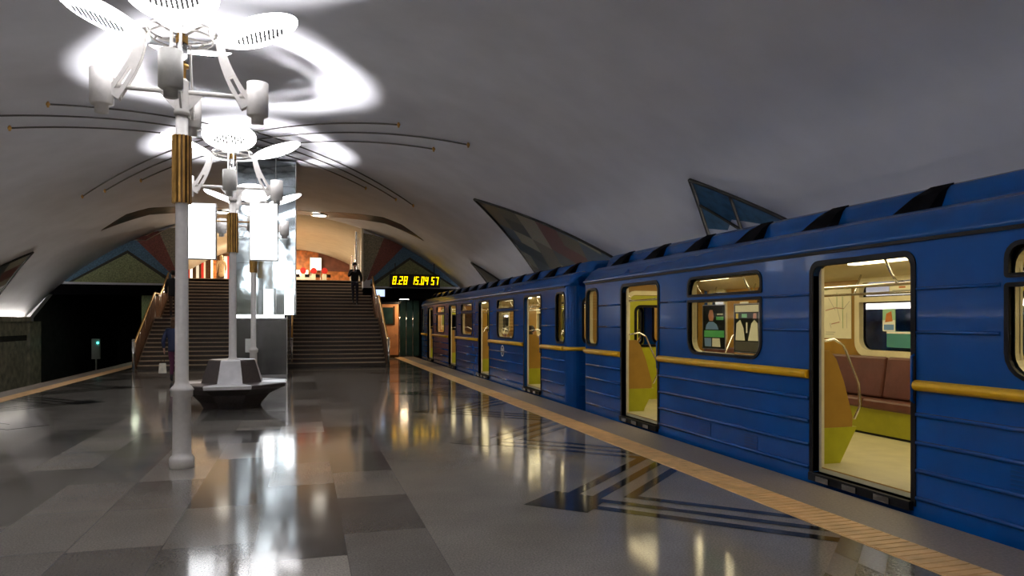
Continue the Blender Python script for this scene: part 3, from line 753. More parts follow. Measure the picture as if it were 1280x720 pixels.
t = empty('wooden_booth', (3.95, 33.2, 0), 'orange wooden staff booth wall at the platform end beside the right stairs', 'booth')
MB().box(-.62, .22, 0, .9, 0, 2.45).build('cladding', 'wood', t); MB().box(-.5, .02, -.02, 0, 1.55, 2.3).build('window', 'teallight', t); MB().box(-.53, .05, -.03, -.005, 1.5, 1.55).box(-.03, .05, -.03, -.005, 1.55, 2.35).build('window_frame', 'bronze', t); MB().box(-.66, .26, -.03, .95, 2.45, 2.55).build('roof', 'case', t); MB().ball((.1, -.03, 1.05), .03).build('knob', 'brass', t)
MB().box(-.62, .22, -.012, 0, 0, .12).build('plinth', 'bronze', t)
t = empty('glazed_screen', (4.3, 33.9, 0), 'dark green glass screen closing the platform end beside the train', 'screen')
for i in range(3):
    MB().box(.03+i*.31, .30+i*.31, 0, .03, .05, 2.65).build('pane', 'teallight', t)
    MB().tube([(.01+i*.31, 0, 0), (.01+i*.31, 0, 2.7)], .02, 6).build('mullion', 'chrome', t)

t = empty('portal_lamp', (4.35, 32.6, 2.66), 'warm lamp fixed below the clock at the mouth of the right tunnel', 'lamp')
MB().box(-.22, .22, -.06, .06, 0, .06).build('housing', 'case', t); MB().box(-.2, .2, -.05, .05, -.012, 0).build('diffuser', 'downlight', t); MB().tube([(0, .05, .05), (0, 1.05, .12)], .02, 6).build('bracket', 'case', t)
l = bpy.data.lights.new('portal_glow', 'AREA'); l.size = .3; l.energy = 20; l.color = (1, .72, .44)
o = bpy.data.objects.new('portal_glow', l); COL.objects.link(o); o.location = (4.35, 32.6, 2.63)

# ------------------------------------------------------------------ trains
CX0, CX1 = 5.05, 7.75; CW = CX1-CX0; CL = 18.75; ZF = .14
def make_car():
    """local origin: near (small y) end, platform side, z = platform level"""
    t = empty('metro_car', (0, 0, 0), '', 'train car', 'blue metro cars at the right platform')
    D0 = CL-2.42; doors = [D0-4.65*k for k in range(4)]; dw = .625
    wins = [(doors[k]+doors[k+1])/2 for k in range(3)]
    ends = [CL-.50, .50]
    for side in (0, 1):
        fn = (lambda u, v, w: (w, u, v)) if side == 0 else (lambda u, v, w: (CW-w, u, v))
        holes = []; hw = .825 if side == 0 else .58
        for d in doors: holes.append(rr(d-dw, d+dw, .10, 2.22, (.01, .01, .10, .10)))
        for c in wins:
            holes.append(rr(c-hw, c+hw, 1.22, 1.93, (.2, .2, .02, .02))); holes.append(rr(c-hw, c+hw, 1.99, 2.24, (.02, .02, .12, .12)))
        for c in ends: holes.append(rr(c-.27, c+.27, 1.22, 2.24, .13))
        b = MB(); y0, y1 = .22, CL-.22
        b.plate([(y0, -.75), (y1, -.75), (y1, 2.40), (y0, 2.40)], holes, fn, .07)
        if side == 0:
            blocks = sorted([(d-dw-.06, d+dw+.06) for d in doors]); segs = []; a = y0+.02
            for p, q in blocks: segs.append((a, p)); a = q
            segs.append((a, y1-.02))
            for p, q in segs:
                for z in (.855, .615, .375, .14): b.tube([(-.006, p, z), (-.006, q, z)], .020, 8)
                # upper ribs stop at the windows
                cut = [(c-.87, c+.87) for c in wins if p < c < q]+[(c-.31, c+.31) for c in ends if p < c < q]
                aa = p
                for c0, c1 in cut+[(q, q)]:
                    if c0 > aa+.1:
                        for z in (1.93, 1.56): b.tube([(-.004, aa, z), (-.004, c0, z)], .015, 8)
                    aa = c1
        sw = b.build('side_wall', 'blue', t)
        if side == 0:
            for p, q in segs:
                b = MB(); b.tube([(-.018, p, 1.105), (-.018, q, 1.105)], .045, 10); b.box(-.02, 0, p, q, 1.06, 1.15); b.build('yellow_band', 'yellow', t)
        # window frames and glass
        for c in wins:
            for (z0, z1, r4, r5) in ((1.22, 1.93, (.2, .2, .02, .02), (.17, .17, .01, .01)), (1.99, 2.24, (.02, .02, .12, .12), (.01, .01, .1, .1))):
                fr = MB().plate(rr(c-hw-.012, c+hw+.012, z0-.012, z1+.012, [q_+.01 for q_ in r4]), [rr(c-hw+.025, c+hw-.025, z0+.022, z1-.022, r5)], lambda u, v, w: fn(u, v, w-.012), .03).build('window_frame', 'rubber', t)
                MB().plate(rr(c-hw+.015, c+hw-.015, z0+.01, z1-.01, r5), [], lambda u, v, w: fn(u, v, w+.02), .006).build('pane', 'glass', fr)
            MB().plate(rr(c-hw-.055, c+hw+.055, 1.16, 2.28, .2), [rr(c-hw+.035, c+hw-.035, 1.25, 1.925, (.16, .16, .01, .01)), rr(c-hw+.035, c+hw-.035, 1.995, 2.2, (.01, .01, .1, .1))], lambda u, v, w: fn(u, v, .085+w), .035).build('inner_frame', 'cream', t)
            for zz in (1.25, ):
                MB().plate(rr(c-hw+.015, c+hw-.015, 1.235, 2.225, .17), [rr(c-hw+.035, c+hw-.035, 1.25, 2.21, .16)], lambda u, v, w: fn(u, v, .045+w), .05).build('reveal', 'cream', t)
        for c in ends:
            fr = MB().plate(rr(c-.29, c+.29, 1.2, 2.26, .145), [rr(c-.25, c+.25, 1.24, 2.22, .11)], lambda u, v, w: fn(u, v, w-.012), .03).build('window_frame', 'rubber', t)
            MB().plate(rr(c-.26, c+.26, 1.23, 2.23, .12), [], lambda u, v, w: fn(u, v, w+.02), .006).build('pane', 'glass', fr)
            MB().plate(rr(c-.32, c+.32, 1.17, 2.29, .16), [rr(c-.24, c+.24, 1.25, 2.21, .1)], lambda u, v, w: fn(u, v, .06+w), .06).build('inner_frame', 'cream', t)
        # doors
        for i, d in enumerate(doors):
            fr = MB().plate(rr(d-dw-.05, d+dw+.05, .06, 2.27, (.01, .01, .13, .13)), [rr(d-dw, d+dw, .10, 2.22, (.01, .01, .10, .10))], lambda u, v, w: fn(u, v, w-.012), .10).build('door_frame', 'rubber', t)
            if side == 0:
                MB().box(-.05, .07, d-dw-.02, d+dw+.02, .02, .10).build('sill_plate', 'rubber', fr)
                for s_ in (-1, 1):
                    lf = MB().plate([(d+s_*(dw-.035), .13), (d+s_*(dw+.03), .13), (d+s_*(dw+.03), 2.2), (d+s_*(dw-.035), 2.2)], [], lambda u, v, w: (.07+w, u, v), .035).build('door_leaf_edge', 'cream', t)
                for q in (-.35, .05, .42): MB().box(-.07, -.04, d+q-.09, d+q+.09, .03, .085).build('sill_bracket', 'darkpanel', fr)
                b = MB(); b.tube([(-.0, d-dw-.035, .95), (-.035, d-dw-.035, .97), (-.035, d-dw-.035, 1.35), (0, d-dw-.035, 1.37)], .012, 8).build('grab_handle', 'blue', t)
            else:
                for s_ in (-1, 1):
                    a, c_ = sorted((d, d+s_*dw))
                    lf = MB().plate([(a+.004, .12), (c_-.004, .12), (c_-.004, 2.2), (a+.004, 2.2)], [rr(a+.12, c_-.12, 1.2, 1.98, .12)], lambda u, v, w: fn(u, v, .02+w), .04).build('door_leaf', 'lime', t)
                    MB().plate(rr(a+.09, c_-.09, 1.17, 2.01, .14), [rr(a+.13, c_-.13, 1.21, 1.97, .11)], lambda u, v, w: fn(u, v, .055+w), .015).build('window_surround', 'rubber', lf)
                    MB().plate(rr(a+.12, c_-.12, 1.2, 1.98, .12), [], lambda u, v, w: fn(u, v, .035+w), .005).build('pane', 'glass', lf)
        # inner lining: plate with the same holes in ochre
        hl = [rr(d-dw-.0, d+dw+.0, .15, 2.22, .02) for d in doors]+[rr(c-hw+.025, c+hw-.025, 1.24, 2.2, .16) for c in wins]+[rr(c-.25, c+.25, 1.24, 2.22, .1) for c in ends]
        MB().plate([(.1, ZF), (CL-.1, ZF), (CL-.1, 2.34), (.1, 2.34)], hl, lambda u, v, w: fn(u, v, .075+w), .012).build('inner_lining', 'ochre', t)
    # end walls with rounded corners
    for e in (0, 1):
        Y = (lambda y: y) if e == 0 else (lambda y: CL-y)
        b = MB(); R = .22
        b.plate([(R, -.75), (CW-R, -.75), (CW-R, 2.55), (R, 2.55)], [rr(CW/2-.32, CW/2+.32, 1.15, 1.98, .1), rr(.30, .86, 1.2, 2.15, .14), rr(CW-.86, CW-.30, 1.2, 2.15, .14)], lambda u, v, w: (u, Y(w), v), .06)
        for cx, s in ((R, -1), (CW-R, 1)):
            n = 6
            for i in range(n):
                a0, a1_ = PI/2*i/n, PI/2*(i+1)/n
                p = [(cx+s*r_*math.sin(a), Y(R-r_*math.cos(a))) for a, r_ in ((a0, R), (a1_, R), (a1_, R-.05), (a0, R-.05))]
                b.hexa([(x, y, -.75) for x, y in p], [(x, y, 2.45) for x, y in p])
        for z in (.855, .615, .375, .14):
            b.tube([(.1, Y(.06), z), (.30, Y(-.005), z), (CW/2-.5, Y(-.005), z)], .012, 6); b.tube([(CW/2+.5, Y(-.005), z), (CW-.3, Y(-.005), z)], .012, 6)
        b.build('end_wall', 'blue', t)
        b = MB(); pa = [(-.012, Y(.24)), (.02, Y(.10)), (.10, Y(.015)), (.24, Y(-.012)), (CW/2-.45, Y(-.012))]
        b.tube([(x, y, 1.105) for x, y in pa], .04, 8).build('yellow_band', 'yellow', t)
        dr = MB().plate(rr(CW/2-.40, CW/2+.40, .15, 2.15, .1), [rr(CW/2-.27, CW/2+.27, 1.2, 1.93, .1)], lambda u, v, w: (u, Y(.065+w), v), .03).build('end_door', 'lime', t)
        MB().plate(rr(CW/2-.31, CW/2+.31, 1.16, 1.97, .13), [rr(CW/2-.26, CW/2+.26, 1.21, 1.92, .1)], lambda u, v, w: (u, Y(.05+w), v), .06).build('window_surround', 'rubber', dr)
        MB().plate(rr(CW/2-.48, CW/2+.48, .15, 2.24, .18), [rr(CW/2-.41, CW/2+.41, .10, 2.16, .12)], lambda u, v, w: (u, Y(.066+w), v), .05).build('door_surround', 'cream', t)
        b = MB()
        b.plate([(.08, ZF), (CW-.08, ZF), (CW-.08, 2.36), (.08, 2.36)], [rr(CW/2-.40, CW/2+.40, .16, 2.15, .1), rr(.32, .84, 1.22, 2.13, .13), rr(CW-.84, CW-.32, 1.22, 2.13, .13)], lambda u, v, w: (u, Y(.065+w), v), .012).build('end_lining', 'ochre', t)
        for c in (.58, CW-.58):
            fr = MB().plate(rr(c-.30, c+.30, 1.18, 2.17, .16), [rr(c-.25, c+.25, 1.23, 2.12, .12)], lambda u, v, w: (u, Y(-.01+w), v), .1).build('window_frame', 'rubber', t)
            MB().plate(rr(c-.26, c+.26, 1.22, 2.13, .12), [], lambda u, v, w: (u, Y(.03+w), v), .006).build('pane', 'glass', fr)
        MB().tube([(CW/2, Y(0), -.45), (CW/2, Y(-.34), -.45)], .1, 8).build('coupler', 'darkpanel', t)
    # roof
    prof = [(-.012, 2.36), (-.03, 2.375), (-.025, 2.40), (.01, 2.44), (.05, 2.50), (.12, 2.58), (.24, 2.645), (.40, 2.67), (.43, 2.68), (.46, 2.74), (.50, 2.83), (.54, 2.875), (.60, 2.90), (1.0, 2.93), (CW/2, 2.94)]
    prof = prof+[(CW-x, z) for x, z in prof[-2::-1]]
    ins = [(min(max(x, .06), CW-.06), max(2.33, z-.12)) for x, z in prof]
    b = MB()
    def secs():
        return [(0.0, .30), (.06, .12), (.22, 0.), (CL-.22, 0.), (CL-.06, .12), (CL, .30)]
    rings = []
    for y, sh in secs():
        rings.append([b.b.verts.new((CW/2+(x-CW/2)*(1-sh*.25 if z > 2.42 else 1-sh*.14), y, 2.36+(z-2.36)*(1-sh*.55))) for x, z in prof])
    for p, q in zip(rings, rings[1:]):
        for i in range(len(prof)-1):
            f = b.b.faces.new((p[i], p[i+1], q[i+1], q[i])); f.smooth = True
    for r_ in (rings[0], rings[-1]): b.b.faces.new(r_)
    b.build('roof', 'roofblue', t)
    MB().box(-.02, .01, .2, CL-.2, 2.335, 2.365).build('gutter_strip', 'rubber', t)
    for s in (0, 1):
        X = (lambda x: x) if s == 0 else (lambda x: CW-x)
        for i in range(14):
            y = CL-.9-i*1.3
            b = MB(); b.hexa([(X(.28), y-.20, 2.648), (X(.56), y-.20, 2.70), (X(.56), y+.22, 2.70), (X(.28), y+.22, 2.648)], [(X(.42), y-.19, 2.81), (X(.58), y-.19, 2.905), (X(.58), y+.06, 2.905), (X(.42), y+.10, 2.81)])
            b.build('roof_vent', 'vent', t)
    # underframe
    MB().box(.12, CW-.12, .3, CL-.3, -.72, -.05).build('underframe', 'vent', t)
    for y in (3.0, CL-3.0):
        bg = MB().box(.4, CW-.4, y-1.2, y+1.2, -.72, -.5).build('bogie', 'vent', t)
        for dy in (-.9, .9): MB().tube([(.55, y+dy, -.55), (.7, y+dy, -.55)], .40, 20).tube([(CW-.7, y+dy, -.55), (CW-.55, y+dy, -.55)], .40, 20).tube([(.5, y+dy, -.55), (CW-.5, y+dy, -.55)], .06, 8).build('wheelset', 'rail', bg)
    # interior
    MB().box(.07, CW-.07, .07, CL-.07, .06, ZF).build('floor_panel', 'trainfloor', t)
    b = MB(); pc = [(.06, 2.24), (.16, 2.28), (.35, 2.30), (.55, 2.42), (.8, 2.5), (CW/2, 2.53)]; pc = pc+[(CW-x, z) for x, z in pc[-2::-1]]
    A = [b.b.verts.new((x, .07, z)) for x, z in pc]; B = [b.b.verts.new((x, CL-.07, z)) for x, z in pc]
    A2 = [b.b.verts.new((x, .07, z+.03)) for x, z in pc]; B2 = [b.b.verts.new((x, CL-.07, z+.03)) for x, z in pc]
    for P_, Q_ in ((A, B), (A2, B2)):
        for i in range(len(pc)-1): f = b.b.faces.new((P_[i], P_[i+1], Q_[i+1], Q_[i])); f.smooth = True
    b.build('ceiling_panel', 'trainceil', t)
    for x in (.72, CW-.72):
        for i in range(9):
            y = 1.2+i*(CL-2.4)/8; MB().box(x-.07, x+.07, y-.55, y+.55, 2.40, 2.44).build('ceiling_lamp', 'tube', t, bevel=.01)
    for x in (.55, CW-.55):
        b = MB(); b.tube([(x, .5, 2.02), (x, CL-.5, 2.02)], .017, 8)
        for i in range(15):
            y = 1.0+i*(CL-2)/14; s_ = -1 if x < 1 else 1; b.tube([(x, y, 2.02), (x+s_*.06, y+.02, 2.12), (x+s_*.14, y+.03, 2.29)], .013, 6)
        b.build('overhead_rail', 'chrome', t)
    # benches
    bays = [(doors[k+1]+dw+.18, doors[k]-dw-.18) for k in range(3)]+[(doors[0]+dw+.18, CL-.14), (.14, doors[3]-dw-.18)]
    for s in (0, 1):
        X = (lambda x: .09+x) if s == 0 else (lambda x: CW-.09-x)
        for (p, q) in bays:
            if q-p < .6: continue
            n = max(1, round((q-p)/1.45))
            bs = MB().hexa([(X(0), p, ZF), (X(.40), p, ZF), (X(.40), q, ZF), (X(0), q, ZF)], [(X(0), p, .50), (X(.46), p, .50), (X(.46), q, .50), (X(0), q, .50)]).build('bench_base', 'lime', t)
            MB().box(min(X(.0), X(.405)), max(X(0), X(.405)), p+.05, q-.05, ZF, ZF+.07).build('kick_strip', 'rubber', bs)
            for i in range(n):
                a, c = p+(q-p)*i/n+.01, p+(q-p)*(i+1)/n-.01
                st = MB().hexa([(X(.04), a, .50), (X(.50), a, .50), (X(.50), c, .50), (X(.04), c, .50)], [(X(.04), a, .60), (X(.48), a, .63), (X(.48), c, .63), (X(.04), c, .60)]).build('seat_cushion', 'seat', t, bevel=.03)
                bk = MB().hexa([(X(.02), a, .62), (X(.16), a, .62), (X(.16), c, .62), (X(.02), c, .62)], [(X(.01), a, 1.17), (X(.07), a, 1.17), (X(.07), c, 1.17), (X(.01), c, 1.17)]).build('backrest', 'seat', t, bevel=.03)
            for (yy, sg) in ((p-.02, -1), (q+.02, 1)):
                if yy < .3 or yy > CL-.3: continue
                sc = MB().plate([(0, .5), (.52, .5), (.53, .62), (.42, 1.0), (.32, 1.25), (.24, 1.34), (0, 1.34)], [], lambda u, v, w: (X(u), yy-.012+w, v), .024).build('end_screen', 'ochre', t)
                MB().hexa([(X(0), yy-.02, ZF), (X(.36), yy-.02, ZF), (X(.36), yy+.10*-sg, ZF), (X(0), yy+.10*-sg, ZF)], [(X(0), yy-.02, .52), (X(.58), yy-.02, .52), (X(.58), yy+.10*-sg, .52), (X(0), yy+.10*-sg, .52)]).build('lower_box', 'lime', sc)
                MB().tube([(X(.02), yy, 1.42), (X(.30), yy, 1.46), (X(.42), yy, 1.40), (X(.62), yy, .98), (X(.64), yy, .75), (X(.56), yy, .60)], .014, 8).build('grab_rail', 'chrome', sc)
    return t
car1 = make_car()
car1.location = (CX0, 12.72-CL, 0)
def adopt(o): return [c for c in bpy.data.objects if c.parent == o]
car1['label'] = 'nearest blue metro car with a yellow band and open doors, filling the right side'
car2 = copy_tree(car1, None, (CX0, 13.42, 0), 'second blue metro car, coupled beyond the nearest one, its nose at the tunnel')
# glow lights inside the cars
for cy in (12.72-CL, 13.42):
    for k in range(5):
        l = bpy.data.lights.new('car_glow', 'AREA'); l.shape = 'RECTANGLE'; l.size = .9; l.size_y = 2.6; l.energy = 17; l.color = (1, .86, .50)
        o = bpy.data.objects.new('car_glow', l); COL.objects.link(o); o.location = (CX0+CW/2, cy+2+k*3.7, 2.38)

def translucent(name, col, k=.75):
    m = mat(name, col, .5); nt = m.node_tree; b = nt.nodes['Principled BSDF']; out = nt.nodes['Material Output']
    tr = nt.nodes.new('ShaderNodeBsdfTranslucent'); tr.inputs['Color'].default_value = (*col, 1); mx = nt.nodes.new('ShaderNodeMixShader'); mx.inputs[0].default_value = k
    nt.links.new(b.outputs[0], mx.inputs[1]); nt.links.new(tr.outputs[0], mx.inputs[2]); nt.links.new(mx.outputs[0], out.inputs['Surface']); return m
M['t_white'] = translucent('backlit_paper', (.95, .97, .92)); M['t_green'] = translucent('backlit_green', (.35, .75, .45)); M['t_skin'] = translucent('backlit_skin', (.75, .52, .42))
M['t_blue'] = translucent('backlit_blue', (.45, .6, .85)); M['t_grey'] = translucent('backlit_grey', (.35, .35, .33)); M['t_dark'] = translucent('backlit_dark', (.10, .11, .10)); M['t_yellow'] = translucent('backlit_yellow', (.9, .75, .1)); M['t_teal'] = translucent('backlit_teal', (.3, .75, .75)); M['t_red'] = translucent('backlit_red', (.8, .1, .06))
def poster(name, loc, w, h, axis, label, cat, art, frame=None):
    """flat sheet in the y-z plane (axis 'x' +1 faces -x)"""
    t = empty(name, loc, label, cat)
    MB().box(0, .006, -w/2, w/2, 0, h).build('sheet', art[0], t)
    for i, (mm, pts) in enumerate(art[1:]):
        b = MB(); z = -.0012-.0004*i
        b.plate([(-(u-.5)*w, v*h) for u, v in pts], [], lambda u, v, q: (z-q, u, v), .0004)
        b.build('print', mm, t)
    if frame:
        b = MB(); b.plate([(-w/2-.012, -.012), (w/2+.012, -.012), (w/2+.012, h+.012), (-w/2-.012, h+.012)], [[(-w/2, 0), (w/2, 0), (w/2, h), (-w/2, h)]], lambda u, v, q: (-.006+q, u, v), .012); b.build('frame', frame, t)
    return t
def line(p, q, w=.02):
    dx, dy = q[0]-p[0], q[1]-p[1]; L_ = math.hypot(dx, dy) or 1; nx, ny = -dy/L_*w/2, dx/L_*w/2
    return [(p[0]+nx, p[1]+ny), (q[0]+nx, q[1]+ny), (q[0]-nx, q[1]-ny), (p[0]-nx, p[1]-ny)]
art = ['paper']
for p, q, mm in (((.08, .55), (.45, .6), 'ink1'), ((.45, .6), (.75, .58), 'ink1'), ((.75, .58), (.95, .72), 'ink2'), ((.5, .9), (.5, .62), 'ink3'), ((.5, .62), (.62, .35), 'ink2'), ((.3, .28), (.6, .32), 'ink1'), ((.2, .8), (.45, .55), 'ink2'), ((.7, .85), (.72, .2), 'ink3'), ((.85, .5), (.86, .2), 'ink2'), ((.25, .3), (.3, .2), 'ink2'), ((.06, .965), (.16, .965), 'ink3'), ((.84, .965), (.94, .965), 'ink3'), ((.1, .12), (.45, .12), 'ink2'), ((.1, .08), (.4, .08), 'ink2')):
    art.append((mm, line(p, q, .018 if mm != 'ink2' else .012)))
poster('route_map', (CX1-.098, 8.99, 1.40), .58, .76, 'x', 'pale metro route map on the ochre wall seen through the nearest open door', 'map', art)
# advertising on the window of the nearest car and on the far side glass
wy = 7.95
def backlit(loc, w, h, label, fills, cuts_bg, border='grey_trim'):
    """advert printed on thin film: a dark ground cut away where the pale figures shine through"""
    t = empty('advert_poster', loc, label, 'poster')
    MB().plate([(w/2, 0), (-w/2, 0), (-w/2, h), (w/2, h)], [[(-(u-.5)*w, v*h) for u, v in pg] for _, pg in fills], lambda u, v, q: (q, u, v), .001).build('dark_ground', cuts_bg, t)
    for mm, pg in fills:
        MB().plate([(-(u-.5)*w, v*h) for u, v in pg], [], lambda u, v, q: (q, u, v), .001).build('print', mm, t)
    MB().plate([(-w/2-.012, -.012), (w/2+.012, -.012), (w/2+.012, h+.012), (-w/2-.012, h+.012)], [[(-w/2, 0), (w/2, 0), (w/2, h), (-w/2, h)]], lambda u, v, q: (-.004+q, u, v), .010).build('frame', border, t)
    return t
backlit((CX0+.10, wy+.36, 1.30), .52, .56, 'dark advert with a pale figure and green band in the near car window, left one',
        [('t_blue', [(.08, .04), (.38, .04), (.38, .24), (.05, .24)]), ('t_white', [(.42, .04), (.8, .04), (.76, .24), (.42, .24)]), ('t_green', [(.04, .26), (.96, .26), (.96, .42), (.04, .42)]),
         ('t_blue', [(.10, .44), (.72, .44), (.62, .56), (.47, .62), (.26, .62), (.15, .55)]), ('t_skin', [(.28, .64), (.45, .64), (.50, .74), (.44, .90), (.30, .90), (.23, .76)]), ('t_green', [(.6, .66), (.93, .66), (.93, .74), (.6, .74)]), ('t_white', [(.64, .78), (.9, .78), (.9, .81), (.64, .81)])], 't_dark')
backlit((CX0+.10, wy-.36, 1.28), .50, .58, 'black and white advert with two figures in the near car window, right one',
        [('t_white', [(.02, .84), (.98, .84), (.98, .985), (.02, .985)]), ('t_grey', [(.02, .015), (.98, .015), (.98, .22), (.02, .22)]), ('t_white', [(.04, .24), (.44, .24), (.38, .5), (.24, .68), (.08, .6)]), ('t_white', [(.56, .24), (.97, .24), (.95, .6), (.82, .68), (.70, .60)]),
         ('t_skin', [(.76, .70), (.90, .70), (.90, .81), (.78, .81)]), ('t_yellow', [(.06, .70), (.16, .70), (.16, .81), (.06, .81)]), ('t_green', [(.30, .72), (.52, .72), (.52, .80), (.30, .80)]), ('t_white', [(.48, .4), (.54, .4), (.54, .62), (.48, .62)])], 't_dark')
poster('window_sticker', (CX1-.11, 7.62, 1.30), .80, .22, 'x', 'pale blue sticker strip low on the far window seen through the nearest door', 'sticker', ['t_teal', ('pwhite', [(.0, .85), (.62, .85), (.62, .98), (0, .98)])])
poster('window_sticker', (CX1-.112, 7.98, 1.52), .22, .30, 'x', 'small coloured advert above the blue sticker on the far window', 'sticker', ['pgreen', ('pwhite', [(.0, .0), (1, 0), (1, .5), (0, .5)]), ('orange', [(.2, .4), (.8, .45), (.7, .9), (.3, .8)]), ('pblue', [(.1, .05), (.9, .05), (.9, .3), (.1, .3)])])
poster('window_sticker', (CX1-.11, 7.70, 2.02), .55, .12, 'x', 'cream strip notice in the top light of the far window', 'sticker', ['paper', ('ink2', line((.1, .4), (.9, .4), .12)), ('orange', line((.3, .75), (.5, .75), .2))])
backlit((CX0+.10, 3.55, 1.30), .42, .60, 'white and teal advert in the window at the right edge of the picture', [('t_teal', [(.0+.01, .1), (.99, .1), (.99, .3), (.01, .3)]), ('t_dark', [(.1, .5), (.4, .5), (.4, .8), (.1, .8)]), ('t_red', [(.6, .55), (.9, .55), (.9, .7), (.6, .7)])], 't_white')
for i, (y, w, mm, zz) in enumerate(((11.35, .30, 'red', 1.42), (11.35, .30, 'pyel', 1.25), (11.35, .26, 'pwhite', 1.86))):
    poster('advert_sheet', (CX1-.1, y, zz), w, .3 if i == 0 else .15, 'x', ['red', 'yellow', 'white'][i]+' sheet on the far wall near the end of the nearest car', 'poster', [mm, ('black', line((.15, .5), (.85, .5), .1))])
# vent grilles low on the car side and the round emblem
for y, z0, lb in ((3.98, .36, 'by the right edge of the picture'), (8.35, .12, 'below the near window, left'), (7.35, .10, 'below the near window, right')):
    t = empty('vent_grille', (CX0-.004, y, z0), 'louvred blue vent low on the nearest car, '+lb, 'vent')
    for k in range(7): MB().box(-.006, .004, -.13, .13, k*.033, k*.033+.018).build('slat', 'roofblue', t)
t = empty('round_emblem', (CX0-.012, 18.35, .88), 'round white emblem on the side of the second car below its yellow band', 'emblem')
MB().plate([(.15*math.cos(a*PI/12), .15*math.sin(a*PI/12)) for a in range(24)], [[(.12*math.cos(a*PI/12), .12*math.sin(a*PI/12)) for a in range(24)]], lambda u, v, w: (w-.004, u, v), .006).build('ring', 'pwhite', t)
MB().plate([(.09, -.07), (.06, -.07), (.035, .02), (0, -.06), (-.035, .02), (-.06, -.07), (-.09, -.07), (-.045, .08), (0, -.01), (.045, .08)], [], lambda u, v, w: (w-.004, u, v), .006).build('letter', 'pwhite', t)

# ------------------------------------------------------------------ people
def skin_mesh(name, verts, edges, mats, parent, pick=None, sub=1):
    """verts: [(co, rx, ry)], grown with a Skin modifier and baked to a mesh"""
    me = bpy.data.meshes.new(name); me.from_pydata([v[0] for v in verts], edges, []); 
    o = bpy.data.objects.new(name, me); COL.objects.link(o)
    o.modifiers.new('skin', 'SKIN'); 
    sv = me.skin_vertices[0].data
    for i, v in enumerate(verts): sv[i].radius = (v[1], v[2]); sv[i].use_root = (i == 0)
    s = o.modifiers.new('sub', 'SUBSURF'); s.levels = sub; s.render_levels = sub
    dg = bpy.context.evaluated_depsgraph_get(); new = bpy.data.meshes.new_from_object(o.evaluated_get(dg), depsgraph=dg)
    bpy.data.objects.remove(o); o = bpy.data.objects.new(name, new); COL.objects.link(o); o.parent = parent
    new.materials.clear()
    for m_ in mats: new.materials.append(M[m_])
    for p in new.polygons:
        p.use_smooth = True; p.material_index = pick(p.center) if pick else 0
    return o
